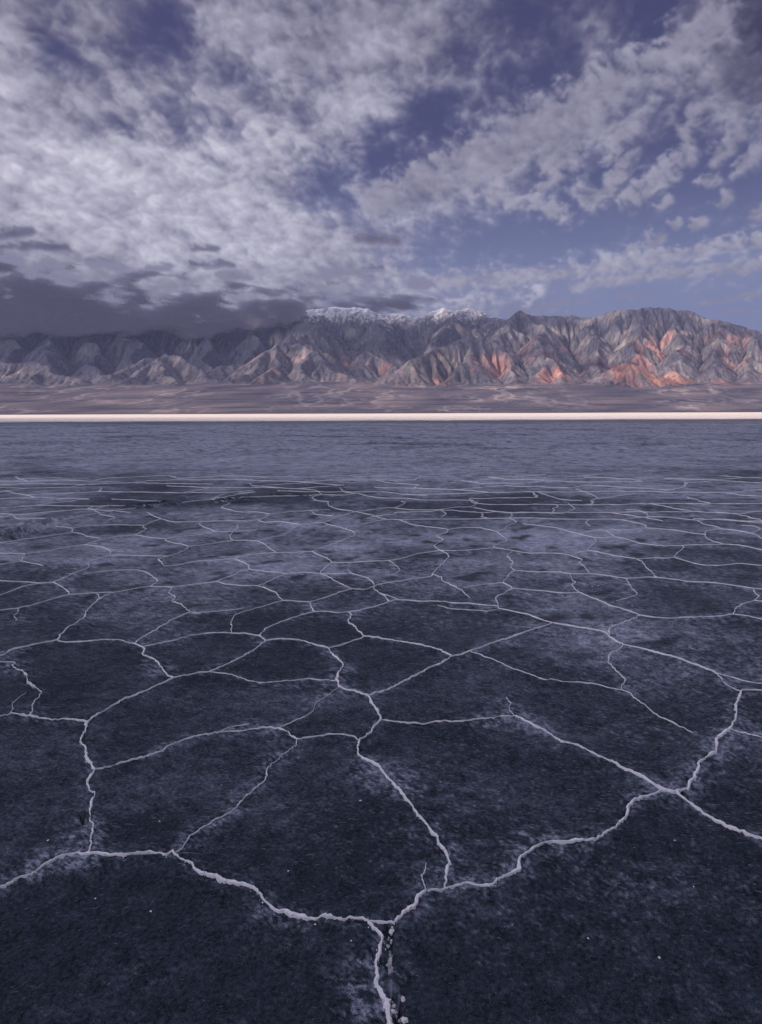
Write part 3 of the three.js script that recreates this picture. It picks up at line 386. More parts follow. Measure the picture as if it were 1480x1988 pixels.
// Ground path of every joint: corners, rounded, then broken up the way salt breaks.
const jr = rng(4242);
const joints = JOINT.map(([w, ...rest]) => {
  const ends = [null, null], px = [];
  for (let i = 0; i < rest.length; i++) {
    if (typeof rest[i] === 'string') { ends[i ? 1 : 0] = rest[i]; px.push(NODE[rest[i]]); } else { px.push([rest[i], rest[i + 1]]); i++; }
  }
  const p = px.map(([a, b]) => onGround(a, b)), path = [];
  for (let k = 0; k + 1 < p.length; k++) {
    const [x0, z0] = p[k], [x1, z1] = p[k + 1], L = Math.hypot(x1 - x0, z1 - z0), D = -(z0 + z1) / 2;
    const a = p[k - 1] ?? p[k], b = p[k + 2] ?? p[k + 1], n = clamp(Math.ceil(L / Math.max(0.0045, 0.004 * D)), 1, 80);
    for (let q = 0; q < n; q++) {
      const t = q / n, t2 = t * t, t3 = t2 * t, c0 = -0.5 * t3 + t2 - 0.5 * t, c1 = 1.5 * t3 - 2.5 * t2 + 1, c2 = -1.5 * t3 + 2 * t2 + 0.5 * t, c3 = 0.5 * t3 - 0.5 * t2;
      let x = c0 * a[0] + c1 * x0 + c2 * x1 + c3 * b[0], z = c0 * a[1] + c1 * z0 + c2 * z1 + c3 * b[1];
      x = lerp(x, lerp(x0, x1, t), 0.45); z = lerp(z, lerp(z0, z1, t), 0.45);
      if (path.length) { const j = 0.0055 + 0.0012 * D; x += j * (fbm(x * 11, z * 11 + 3, 4, 0.75) * 2.2 + 0.5 * (jr() - 0.5)); z += j * (fbm(x * 11 + 50, z * 11, 4, 0.75) * 2.2 + 0.5 * (jr() - 0.5)); }
      path.push([x, z]);
    }
  }
  path.push(p[p.length - 1]);
  return { w, ends, path };
});
// nearest joint, by a coarse grid of segments
const BIN = 0.25, bins = new Map();
for (const [n, j] of joints.entries()) for (let k = 0; k + 1 < j.path.length; k++) {
  const [x0, z0] = j.path[k], [x1, z1] = j.path[k + 1];
  for (let a = Math.floor((Math.min(x0, x1) - 0.3) / BIN); a <= Math.floor((Math.max(x0, x1) + 0.3) / BIN); a++) for (let b = Math.floor((Math.min(z0, z1) - 0.3) / BIN); b <= Math.floor((Math.max(z0, z1) + 0.3) / BIN); b++) {
    const key = a * 100003 + b; let l = bins.get(key); if (!l) bins.set(key, (l = [])); l.push(x0, z0, x1, z1, j.w);
  }
}
const NEAR = { d: 0, w: 0 };
function nearJoint(x, z) {
  const l = bins.get(Math.floor(x / BIN) * 100003 + Math.floor(z / BIN));
  NEAR.d = 0.3; NEAR.w = 1;
  if (l) for (let i = 0; i < l.length; i += 5) {
    const ax = l[i + 2] - l[i], az = l[i + 3] - l[i + 1], t = clamp(((x - l[i]) * ax + (z - l[i + 1]) * az) / (ax * ax + az * az + 1e-9), 0, 1), d = Math.hypot(x - l[i] - ax * t, z - l[i + 1] - az * t);
    if (d < NEAR.d) { NEAR.d = d; NEAR.w = l[i + 4]; }
  }
  return NEAR;
}
const halfWidth = (w, D) => 0.00128 * Math.pow(w, 1.5) * (0.74 + 0.022 * Math.min(D, 16));
// torn openings in the crust: [from, to, half width m, depth m]
const TEARS = [[[753, 1803], [760, 1835], .010, .028], [[760, 1835], [757, 1882], .011, .028], [[757, 1920], [776, 1960], .010, .03], [[776, 1960], [770, 2010], .012, .03], [[-10, 1046], [42, 1032], .10, .22], [[64, 1018], [106, 1013], .10, .16], [[275, 983], [322, 977], .13, .2], [[441, 973], [476, 971], .12, .18], [[160, 1583], [164, 1594], .008, .05], [[372, 1190], [380, 1189], .02, .1], [[52, 1326], [64, 1331], .015, .06], [[50, 1312], [66, 1310], .012, .05], [[540, 962], [585, 963], .08, .12], [[1326, 1549], [1336, 1556], .012, .05]].map(([a, b, w, d]) => [...onGround(...a), ...onGround(...b), w, d]);
function rawHeight(x, z) {                                        // slow swell, small lumps
  const D = Math.hypot(x, z);
  return 0.03 * noise(x * 0.35, z * 0.35) + 0.012 * noise(x * 1.3 + 8, z * 1.3) + (D < 30 ? (0.0045 * noise(x * 9, z * 9) + 0.0035 * noise(x * 23, z * 23 + 4) + 0.0028 * noise(x * 51 + 2, z * 51)) * (1 - 0.85 * smoothstep(D, 3, 8)) : 0);
}
function crustHeight(x, z, torn = true) {
  let y = rawHeight(x, z);
  const { d, w } = nearJoint(x, z), hw = halfWidth(w, -z), heave = 0.6 + 0.8 * noise(x * 2.3 + 5, z * 2.3);
  y += 0.007 * w * Math.max(0, heave) * Math.exp(-((d / (0.05 + 0.02 * w)) ** 2));
  const near = 1 - smoothstep(-z, 2.5, 6);
  y -= near * 0.004 * w * Math.exp(-(((d - hw * 1.6) / (hw * 0.9)) ** 2)) * (0.5 + 1.2 * Math.max(0, noise(x * 14, z * 14)));
  const crumb = Math.exp(-((d / 0.06) ** 2)) * smoothstep(noise(x * 3.1, z * 3.1), -0.1, 0.3);
  y += near * crumb * 0.012 * noise(x * 48, z * 48);
  if (!torn) return y;
  for (const t of TEARS) {
    const ax = t[2] - t[0], az = t[3] - t[1], s = clamp(((x - t[0]) * ax + (z - t[1]) * az) / (ax * ax + az * az), 0, 1), q = Math.hypot(x - t[0] - ax * s, z - t[1] - az * s);
    if (q < t[4] * 3) y -= t[5] * (1 - smoothstep(q * (1 + 0.9 * noise(x * 0.6 / t[4], z * 0.6 / t[4]) + 0.6 * noise(x * 1.7 / t[4], z * 1.7 / t[4])), t[4] * 0.4, t[4] * 1.2)) - (t[5] > 0.1 ? 0.25 : 0) * t[5] * Math.exp(-(((q - t[4] * 1.5) / (t[4] * 0.5)) ** 2));
  }
  return y;
}
// ---- faces between joints: walk every loop of the graph
const half = [];
joints.forEach((j, n) => { if (j.ends[0] && j.ends[1]) { half.push({ from: j.ends[0], to: j.ends[1], n, path: j.path }, { from: j.ends[1], to: j.ends[0], n, path: [...j.path].reverse() }); } });
const outOf = {};
for (const [i, h] of half.entries()) { h.i = i; h.twin = i ^ 1; const q = h.path[Math.min(3, h.path.length - 1)]; h.angle = Math.atan2(q[1] - h.path[0][1], q[0] - h.path[0][0]); (outOf[h.from] ??= []).push(h); }
for (const k in outOf) outOf[k].sort((a, b) => a.angle - b.angle);
const plates = [];
for (const h0 of half) {
  if (h0.seen) continue;
  const loop = []; let h = h0, guard = 0;
  while (!h.seen && guard++ < 400) { h.seen = true; for (let k = 0; k + 1 < h.path.length; k++) loop.push(h.path[k]); const l = outOf[h.to], at = l.indexOf(half[h.twin]); h = l[(at + l.length - 1) % l.length]; }
  let A = 0; for (let i = 0; i < loop.length; i++) { const [x0, z0] = loop[i], [x1, z1] = loop[(i + 1) % loop.length]; A += x0 * z1 - x1 * z0; }
  let x0 = 1e9, x1 = -1e9, z0 = 1e9, z1 = -1e9; for (const [x, z] of loop) { x0 = Math.min(x0, x); x1 = Math.max(x1, x); z0 = Math.min(z0, z); z1 = Math.max(z1, z); }
  plates.push({ loop, A: A / 2, x0, x1, z0, z1, cells: [] });
}
plates.sort((a, b) => Math.abs(a.A) - Math.abs(b.A));
const outer = plates.pop();                                      // the largest loop runs round all of them
console.log('plates', plates.length, 'joints', joints.length, 'negative', plates.filter((p) => p.A * plates[0].A < 0).length, 'outer', outer.A.toFixed(1));

// ------------------------------------------------------------------ crust materials (computed, tiling)
function gn(x, y, p) { const xi = Math.floor(x), yi = Math.floor(y), fx = x - xi, fy = y - yi, u = fx * fx * fx * (fx * (fx * 6 - 15) + 10), v = fy * fy * fy * (fy * (fy * 6 - 15) + 10); const g = (a, b, dx, dy) => { const k = PERM[PERM[((a % p) + p) % p & 255] + (((b % p) + p) % p & 255)]; return GX[k] * dx + GY[k] * dy; }; return 0.5 + 0.75 * lerp(lerp(g(xi, yi, fx, fy), g(xi + 1, yi, fx - 1, fy), u), lerp(g(xi, yi + 1, fx, fy - 1), g(xi + 1, yi + 1, fx - 1, fy - 1), u), v); }
function tile(size, f) {
  const data = new Uint8Array(size * size * 4);
  for (let j = 0; j < size; j++) for (let i = 0; i < size; i++) { const c = f(i / size, j / size); data.set([clamp(c[0], 0, 1) * 255, clamp(c[1], 0, 1) * 255, clamp(c[2], 0, 1) * 255, 255], (j * size + i) * 4); }
  const t = new THREE.DataTexture(data, size, size); t.wrapS = t.wrapT = THREE.RepeatWrapping; t.magFilter = THREE.LinearFilter; t.minFilter = THREE.LinearMipmapLinearFilter; t.generateMipmaps = true; t.needsUpdate = true; return t;
}
const crustBump = tile(1024, (u, v) => {
  const a = gn(u * 16, v * 16, 16), b = gn(u * 40 + 3, v * 40, 40), c = gn(u * 90, v * 90 + 7, 90), d = gn(u * 200, v * 200, 200);
  const pit = Math.max(0, b - 0.62) * 1.5, h = 0.34 * a + 0.34 * b + 0.22 * c + 0.10 * d - pit * (0.6 + c);
  return [h, h, h];
});
const crustTone = tile(1024, (u, v) => {
  const a = gn(u * 11 + 5, v * 11, 11), b = gn(u * 53, v * 53 + 2, 53), c = gn(u * 170 + 9, v * 170, 170), g = gn(u * 250, v * 250 + 31, 250);
  const speck = Math.max(0, c * 0.6 + g * 0.55 - 0.80) * 3.2 * (0.3 + a), m = 0.38 + 0.30 * (a - 0.5) + 0.50 * (b - 0.5) + 0.55 * (c - 0.5) + 0.3 * (g - 0.5) + speck;
  return [m, m, m * 1.01];
});
const saltBump = tile(512, (u, v) => { const a = gn(u * 12, v * 12, 12), b = gn(u * 34, v * 34, 34), c = gn(u * 90, v * 90, 90), h = 0.4 * a + 0.35 * b + 0.25 * c; return [h, h, h]; });
const crustMat = new THREE.MeshPhysicalMaterial({ name: 'salt crust', vertexColors: true, map: crustTone, bumpMap: crustBump, bumpScale: 0.009, roughness: 0.9, specularIntensity: 0.42, sheen: 0.7, sheenColor: new THREE.Color().setRGB(0.78, 0.82, 1.0), sheenRoughness: 0.34 });
const saltMat = new THREE.MeshPhysicalMaterial({ name: 'white salt', flatShading: true, color: new THREE.Color().setRGB(0.90, 0.90, 0.92), bumpMap: saltBump, bumpScale: 0.0018, roughness: 0.85, specularIntensity: 0.4 });
const farMat = new THREE.MeshPhysicalMaterial({ name: 'far salt', vertexColors: true, roughness: 0.92, specularIntensity: 0.4 });

// crust colour at a place: damp mud, frosted mud, pale crust painted denser with distance, clean white salt farther out
function crustColor(ex, ez, out, joint, D = Math.hypot(ex, ez)) {
  const x = 0.81 * ex + 0.587 * ez + 0.37, z = -0.587 * ex + 0.81 * ez + 0.61;      // grain lies askew to the plates
  const big = fbm(x * 0.33 + 2, z * 0.33, 3), mid = fbm(x * 1.6, z * 1.6 + 9, 4, 0.6), fine = noise(x * 21, z * 21) * 0.55 + noise(x * 57 + 3, z * 57) * 0.6 + noise(x * 118, z * 118 + 9) * 0.6;
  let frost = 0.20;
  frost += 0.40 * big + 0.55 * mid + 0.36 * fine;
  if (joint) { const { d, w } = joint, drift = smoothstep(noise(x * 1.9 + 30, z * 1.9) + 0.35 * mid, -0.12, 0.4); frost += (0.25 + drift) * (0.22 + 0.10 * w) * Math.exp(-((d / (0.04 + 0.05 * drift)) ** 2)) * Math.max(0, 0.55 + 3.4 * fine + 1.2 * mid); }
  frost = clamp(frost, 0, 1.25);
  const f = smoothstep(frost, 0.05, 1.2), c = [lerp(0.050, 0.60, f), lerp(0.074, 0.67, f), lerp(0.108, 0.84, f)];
  // patches of broken pale crust, painted denser with distance as grazing brightness; darker streaks farther out, then clean salt
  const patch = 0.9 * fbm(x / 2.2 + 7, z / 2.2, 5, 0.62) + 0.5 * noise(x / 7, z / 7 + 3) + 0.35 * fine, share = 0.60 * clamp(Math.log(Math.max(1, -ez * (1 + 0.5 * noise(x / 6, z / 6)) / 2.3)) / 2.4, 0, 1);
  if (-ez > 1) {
    const pale = 0.9 * smoothstep(patch + share * 1.25 - 0.44, -0.24, 0.36), darkBand = smoothstep(-ez + 40 * noise(x / 40, z / 13) + 14 * mid, 92, 138), white = smoothstep(-ez + 18 * noise(x / 25 + 3, z / 12) + 16 * mid - 0.12 * ex, 150, 186);
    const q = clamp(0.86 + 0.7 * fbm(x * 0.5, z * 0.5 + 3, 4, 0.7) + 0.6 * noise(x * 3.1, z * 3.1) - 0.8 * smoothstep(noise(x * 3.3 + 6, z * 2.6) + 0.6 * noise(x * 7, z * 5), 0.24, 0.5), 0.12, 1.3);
    for (let k = 0; k < 3; k++) { c[k] = lerp(c[k], [1.06, 1.16, 1.38][k] * q, pale); c[k] = lerp(c[k], [0.26, 0.28, 0.38][k] * q, darkBand * 0.9); c[k] = lerp(c[k], [2.1, 2.03, 1.95][k], white); }
  }
  out[0] = c[0]; out[1] = c[1]; out[2] = c[2];
}
const TONE = 0.40;                                                // mean of crustTone; vertex colours above are over it
// ------------------------------------------------------------------ the flat itself: one sheet out to the mountains
const flat = (() => {
  const at = []; for (let i = -70; i <= 70; i++) at.push(Math.sinh(i / 70 * 8.2) / Math.sinh(8.2) * 30000);
  const pos = [], col = [], idx = [], n = at.length, c = [0, 0, 0];
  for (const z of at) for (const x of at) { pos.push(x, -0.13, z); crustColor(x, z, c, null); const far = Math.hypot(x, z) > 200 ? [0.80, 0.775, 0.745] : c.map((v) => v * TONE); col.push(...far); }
  for (let j = 0; j + 1 < n; j++) for (let i = 0; i + 1 < n; i++) { const a = j * n + i; idx.push(a, a + n, a + 1, a + 1, a + n, a + n + 1); }
  const g = new THREE.BufferGeometry(); g.setAttribute('position', new THREE.Float32BufferAttribute(pos, 3)); g.setAttribute('color', new THREE.Float32BufferAttribute(col, 3)); g.setIndex(idx); g.computeVertexNormals();
  return tag(add('salt_flat', g, farMat), 'dark cracked salt flat with white ridges running to a bright far edge', 'salt flat', 'structure');
})();
// ---- near crust, cut into plates along the joints
{
  const NU = 360, NV = 580, Z0 = 1.05, Z1 = 25, U = 0.74, pts = new Float32Array((NU + 1) * (NV + 1) * 6), c = [0, 0, 0];
  for (let j = 0; j <= NV; j++) for (let i = 0; i <= NU; i++) {
    const D = Z0 * Math.pow(Z1 / Z0, j / NV), x = (i / NU * 2 - 1) * U * D, z = -D, k = (j * (NU + 1) + i) * 6;
    pts[k] = x; pts[k + 1] = crustHeight(x, z); pts[k + 2] = z;
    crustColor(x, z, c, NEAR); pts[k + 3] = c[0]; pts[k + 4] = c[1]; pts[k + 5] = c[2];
  }
  const inside = (l, x, z) => { let odd = false; for (let i = 0, j = l.length - 1; i < l.length; j = i++) if (l[i][1] > z !== l[j][1] > z && x < ((l[j][0] - l[i][0]) * (z - l[i][1])) / (l[j][1] - l[i][1]) + l[i][0]) odd = !odd; return odd; };
  const id = new Int16Array(NU * NV).fill(-1);
  for (let j = 0; j < NV; j++) for (let i = 0; i < NU; i++) {
    const k = (j * (NU + 1) + i) * 6, q = k + (NU + 2) * 6, x = (pts[k] + pts[q]) / 2, z = (pts[k + 2] + pts[q + 2]) / 2;
    for (let p = 0; p < plates.length; p++) { const P = plates[p]; if (x < P.x0 || x > P.x1 || z < P.z0 || z > P.z1 || !inside(P.loop, x, z)) continue; id[j * NU + i] = p; break; }
  }
  // slivers of a few cells join the plate beside them
  const count = new Int32Array(plates.length); for (const v of id) if (v >= 0) count[v]++;
  for (let k = 0; k < id.length; k++) if (id[k] >= 0 && count[id[k]] < 25) id[k] = -1;
  const cells = new Map();
  for (let k = 0; k < id.length; k++) { let l = cells.get(id[k]); if (!l) cells.set(id[k], (l = [])); l.push(k); }
  let made = 0;
  for (const [p, list] of [...cells.entries()].sort((a, b) => a[0] - b[0])) {
    const map = new Map(), pos = [], col = [], uv = [], idx = [];
    const vert = (i, j) => { const key = j * (NU + 1) + i; let v = map.get(key); if (v === undefined) { v = pos.length / 3; map.set(key, v); const k = key * 6; pos.push(pts[k], pts[k + 1], pts[k + 2]); col.push(pts[k + 3], pts[k + 4], pts[k + 5]); uv.push(pts[k] / 0.83, pts[k + 2] / 0.83); } return v; };
    for (const k of list) { const i = k % NU, j = (k - i) / NU, a = vert(i, j), b = vert(i + 1, j), cc = vert(i, j + 1), d = vert(i + 1, j + 1); idx.push(a, b, cc, b, d, cc); }
    const top = pos.length / 3, rim = [];
    if (p >= 0) for (const k of list) {                           // thickness along the broken edge
      const i = k % NU, j = (k - i) / NU;
      for (const [di, dj, a, b] of [[-1, 0, [i, j], [i, j + 1]], [1, 0, [i + 1, j + 1], [i + 1, j]], [0, -1, [i + 1, j], [i, j]], [0, 1, [i, j + 1], [i + 1, j + 1]]]) {
        const ii = i + di, jj = j + dj;
        if (ii >= 0 && jj >= 0 && ii < NU && jj < NV && id[jj * NU + ii] === p) continue;
        const s = pos.length / 3;
        for (const [q, drop] of [[a, 0], [b, 0], [a, 0.035], [b, 0.035]]) { const m = (q[1] * (NU + 1) + q[0]) * 6; pos.push(pts[m], pts[m + 1] - drop, pts[m + 2]); col.push(pts[m + 3], pts[m + 4], pts[m + 5]); uv.push(pts[m] / 0.83, (pts[m + 2] + drop) / 0.83); }
        rim.push(s, s + 2, s + 1, s + 1, s + 2, s + 3);
      }
    }
    const g = new THREE.BufferGeometry(); g.setAttribute('position', new THREE.Float32BufferAttribute(pos, 3)); g.setAttribute('color', new THREE.Float32BufferAttribute(col, 3)); g.setAttribute('uv', new THREE.Float32BufferAttribute(uv, 2)); g.setIndex([...idx, ...rim]);
    g.computeVertexNormals();
    if (p < 0) add('salt_crust', g, crustMat, flat); else add(numbered('salt_plate', made++), g, crustMat, flat);
  }
  console.log('plates built', made);
}
// ---- broken crust beyond the plates
{
  const NU = 470, NV = 400, Z0 = 24.9, Z1 = 430, U = 0.74, pos = [], col = [], uv = [], idx = [], c = [0, 0, 0];
  for (let j = 0; j <= NV; j++) for (let i = 0; i <= NU; i++) {
    const D = Z0 * Math.pow(Z1 / Z0, j / NV), x = (i / NU * 2 - 1) * U * D, z = -D;
    const lumps = Math.max(0, noise(x * 0.9, z * 0.9) + 0.1) * 0.10 + 0.05 * noise(x * 2.1, z * 2.1) + 0.05 * Math.max(0, ridged(x * 0.35, z * 0.35, 3) - 0.55) * 3 + 0.06 * noise(x * 0.13, z * 0.13);
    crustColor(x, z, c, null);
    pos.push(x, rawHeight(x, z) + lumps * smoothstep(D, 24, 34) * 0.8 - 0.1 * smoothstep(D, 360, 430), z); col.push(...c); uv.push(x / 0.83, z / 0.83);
  }
  for (let j = 0; j < NV; j++) for (let i = 0; i < NU; i++) { const a = j * (NU + 1) + i; idx.push(a, a + 1, a + NU + 1, a + 1, a + NU + 2, a + NU + 1); }
  const g = new THREE.BufferGeometry(); g.setAttribute('position', new THREE.Float32BufferAttribute(pos, 3)); g.setAttribute('color', new THREE.Float32BufferAttribute(col, 3)); g.setAttribute('uv', new THREE.Float32BufferAttribute(uv, 2)); g.setIndex(idx); g.computeVertexNormals();
  add('broken_crust', g, crustMat, flat);
}
// ---- ridges of white salt squeezed up along the joints
let ridgeCount = 0;
function buildRidge(path, w, loose) {
  const n = path.length, R = 9, pos = [], uv = [], idx = [];
  let s = 0;
  for (let k = 0; k < n; k++) {
    const [x, z] = path[k], a = path[Math.max(0, k - 2)], b = path[Math.min(n - 1, k + 2)], L = Math.hypot(b[0] - a[0], b[1] - a[1]) || 1, nx = -(b[1] - a[1]) / L, nz = (b[0] - a[0]) / L, D = -z;
    if (k) s += Math.hypot(x - path[k - 1][0], z - path[k - 1][1]);
    const body = 0.72 + 0.95 * Math.max(-0.62, fbm(x * 5 + 2, z * 5, 4, 0.7) * 2.4), fade = loose ? Math.min(1, 0.25 + 3 * (1 - k / n)) : 1, hw = halfWidth(w, D) * body * fade, up = hw * (0.6 + 0.35 * noise(x * 30 + 9, z * 30));
    const y = crustHeight(x, z, false) + 0.0012 + 0.0007 * D;
    for (let r = 0; r < R; r++) {
      const t = r / (R - 1) * 2 - 1, rim = r === 0 || r === R - 1, arch = Math.sqrt(Math.max(0, 1 - t * t)), q = 150 / (0.6 + 0.4 * Math.max(1, D - 1));
      const lump = 1 + 1.1 * noise(x * q + r * 3.7, z * q - r * 1.9) + 0.6 * noise(x * q * 2.3 - r * 5.1, z * q * 2.3 + r * 2.3), out = hw * (t * 1.1 + 0.8 * noise(x * q * 0.8 + r * 1.3 + 40, z * q * 0.8 + r));
      pos.push(x + nx * out, y + (rim ? -0.014 - 0.001 * D : up * arch * lump), z + nz * out);
      uv.push(s / 0.05, t * 0.3);
    }
  }
  for (let k = 0; k + 1 < n; k++) for (let r = 0; r + 1 < R; r++) { const a = k * R + r; idx.push(a, a + R, a + 1, a + 1, a + R, a + R + 1); }
  const g = new THREE.BufferGeometry(); g.setAttribute('position', new THREE.Float32BufferAttribute(pos, 3)); g.setAttribute('uv', new THREE.Float32BufferAttribute(uv, 2)); g.setIndex(idx); g.computeVertexNormals();
  return add(numbered('salt_ridge', ridgeCount++), g, saltMat, flat);
}
for (const j of joints) buildRidge(j.path, j.w, !(j.ends[0] && j.ends[1]));
// ---- the same net of ridges running on over the open flat, too fine there to tell apart
{
  const inside = (l, x, z) => { let odd = false; for (let i = 0, j = l.length - 1; i < l.length; j = i++) if (l[i][1] > z !== l[j][1] > z && x < ((l[j][0] - l[i][0]) * (z - l[i][1])) / (l[j][1] - l[i][1]) + l[i][0]) odd = !odd; return odd; };
  const r = rng(17), S = 1.05, pos = [], uv = [], idx = [], at = new Map();
  const corner = (a, b) => { const k = a + ',' + b; let p = at.get(k); if (!p) at.set(k, (p = [(a + 0.5 * (b & 1) * 0 + (r() - 0.5) * 0.75) * S * 0.87, -(b * 0.75 + ((a + b) & 1 ? 0.25 : 0) + (r() - 0.5) * 0.55) * S * 1.25])); return p; };
  const run = ([x0, z0], [x1, z1]) => {
    const mx = (x0 + x1) / 2, mz = (z0 + z1) / 2, D = -mz;
    if (D < 1.4 || D > 19 || Math.abs(mx) > 0.72 * D || inside(outer.loop, mx, mz) || r() < 0.03 * Math.max(0, D - 8)) return;
    const n = clamp(Math.ceil(Math.hypot(x1 - x0, z1 - z0) / Math.max(0.05, 0.006 * D)), 2, 16), dx = x1 - x0, dz = z1 - z0, L = Math.hypot(dx, dz) || 1, from = pos.length / 3;
    for (let k = 0; k <= n; k++) {
      const t = k / n, wig = k && k < n ? 0.10 : 0, x = x0 + dx * t + wig * noise(x0 * 3 + t * 6, z0 * 3), z = z0 + dz * t + wig * noise(x0 * 3 + 20, z0 * 3 + t * 6), hw = 0.0025 + 0.005 * r(), y = (D > 24 ? rawHeight(x, z) + 0.03 * smoothstep(D, 24, 40) : crustHeight(x, z, false)) + 0.002 + 0.0003 * D;
      for (const [o, h] of [[-1, -0.03], [-0.5, hw * 0.6], [0, hw], [0.5, hw * 0.6], [1, -0.03]]) { pos.push(x - (dz / L) * o * hw, y + h * (0.7 + 0.6 * r()), z + (dx / L) * o * hw); uv.push(t * 4, o); }
    }
    for (let k = 0; k < n; k++) for (let q = 0; q < 4; q++) { const a = from + k * 5 + q; idx.push(a, a + 5, a + 1, a + 1, a + 5, a + 6); }
  };
  for (let b = 0; b < 22; b++) for (let a = -30; a <= 30; a++) { run(corner(a, b), corner(a + 1, b)); if (((a + b) & 1) === 1) run(corner(a, b), corner(a, b + 1)); }
  const g = new THREE.BufferGeometry(); g.setAttribute('position', new THREE.Float32BufferAttribute(pos, 3)); g.setAttribute('uv', new THREE.Float32BufferAttribute(uv, 2)); g.setIndex(idx); g.computeVertexNormals();
  add('far_salt_ridges', g, saltMat, flat).userData.kind = 'stuff';
  console.log('far ridges', idx.length / 3);
}
// ---- crumbs of salt along the heavier ridges
{
  const g = new THREE.TetrahedronGeometry(1, 1), r = rng(61), M = new THREE.Matrix4(), Q = new THREE.Quaternion(), E = new THREE.Euler(), list = [];
  for (const j of joints) if (j.w > 1.8) for (let k = 0; k < j.path.length; k++) {
    const [x0, z0] = j.path[k], D = -z0;
    if (D > 6) continue;
    for (let q = 0; q < 5; q++) { if (r() > 0.35 + 0.9 * noise(x0 * 4, z0 * 4)) continue; const a = r() * 6.28, d = halfWidth(j.w, D) * (0.8 + 3.6 * r() * r() * r()), x = x0 + Math.cos(a) * d, z = z0 + Math.sin(a) * d; list.push([x, crustHeight(x, z, false) + 0.0005, z, 0.0006 + 0.0026 * r() * r()]); }
  }
  const m = new THREE.InstancedMesh(g, saltMat, list.length);
  list.forEach(([x, y, z, s], i) => m.setMatrixAt(i, M.compose(new THREE.Vector3(x, y, z), Q.setFromEuler(E.set(r() * 6, r() * 6, r() * 6)), new THREE.Vector3(s * (0.7 + r()), s, s))));
  m.name = 'salt_crumbs'; m.userData.kind = 'stuff'; flat.add(m);
}
// ---- lumps of salt in the torn joint at the viewer's feet
{
  const r = rng(99); let n = 0;
  const lumps = [];
  for (let k = 0; k < 46; k++) { const t = r(), py = k < 14 ? 1806 + 26 * t : k < 32 ? 1838 + 42 * t : 1925 + 66 * t, mid = py < 1835 ? 757 : py < 1885 ? 757 : 768 + (py - 1925) * 0.16; lumps.push([mid + (r() - 0.5) * (py > 1900 ? 30 : 15), py, 0.0035 + 0.0055 * r() * r()]); }
  for (const [px, py, size] of lumps) {
    const g = new THREE.IcosahedronGeometry(size, 5), p = g.attributes.position, o = r() * 50;
    for (let i = 0; i < p.count; i++) { const x = p.getX(i) / size, y = p.getY(i) / size, z = p.getZ(i) / size, k = 0.75 + 0.9 * Math.max(-0.4, fbm(x * 1.3 + o + z * 0.9, y * 1.3 - z * 0.8 + o, 4, 0.65) * 1.6) + 0.3 * noise(x * 5 + o, y * 5 + z * 4); p.setXYZ(i, x * k * 1.3 * size, y * k * 0.9 * size, z * k * size); }
    g.computeVertexNormals();
    const [x, z] = onGround(px, py), m = add(numbered('salt_clump', n++), g, saltMat, flat);
    m.position.set(x, Math.max(crustHeight(x, z), -0.03) + size * 0.4, z); m.rotation.set(r(), r() * 6, r());
  }
}
// ---- loose flakes of salt lying on the plates
{
  const g = new THREE.IcosahedronGeometry(1, 1), p = g.attributes.position;
  for (let i = 0; i < p.count; i++) { const k = 1 + 0.4 * noise(p.getX(i) * 2.1 + 4, p.getZ(i) * 2.1 + p.getY(i)); p.setXYZ(i, p.getX(i) * k, p.getY(i) * 0.3 * k, p.getZ(i) * k); }
  g.computeVertexNormals();
  const r = rng(5), flakes = [[93, 1624], [185, 1737], [293, 1765], [1347, 1724], [1310, 1635], [1142, 1822], [1280, 1862], [430, 1520], [855, 1518], [700, 1556], [1162, 1134], [1150, 1136], [1190, 1168], [1228, 1173], [560, 1690], [612, 1795], [682, 1828], [310, 1590]];
  flakes.forEach(([px, py], n) => { const [x, z] = onGround(px, py), s = (0.0011 + 0.0012 * r()) * (1 + -z * 0.3), m = add(numbered('salt_flake', n), g, saltMat, flat); m.position.set(x, crustHeight(x, z) + s * 0.15, z); m.scale.set(s * (1 + r()), s, s); m.rotation.y = r() * 6; });
}
console.log('ridges', ridgeCount);

// ------------------------------------------------------------------ clouds: droplets heaped into clouds
const puff = new THREE.IcosahedronGeometry(1, 1);
puff.setAttribute('normal', puff.attributes.position.clone());
const cloudMat = new THREE.MeshPhysicalMaterial({ name: 'cloud', color: new THREE.Color().setRGB(0.54, 0.53, 0.62), roughness: 1, transmission: 0.5, thickness: 0, specularIntensity: 0 });
function cloud(name, list, label) {
  const m = new THREE.InstancedMesh(puff, cloudMat, list.length), M = new THREE.Matrix4();
  list.forEach(([x, y, z, r], i) => m.setMatrixAt(i, M.makeScale(r, r, r).setPosition(x, y, z)));
  m.name = name; m.castShadow = m.receiveShadow = true; scene.add(m);
  return tag(m, label, 'cloud', 'stuff');
}
const blob = (px, py, cx, cy, rx, ry) => Math.exp(-(((px - cx) / rx) ** 2 + ((py - cy) / ry) ** 2));
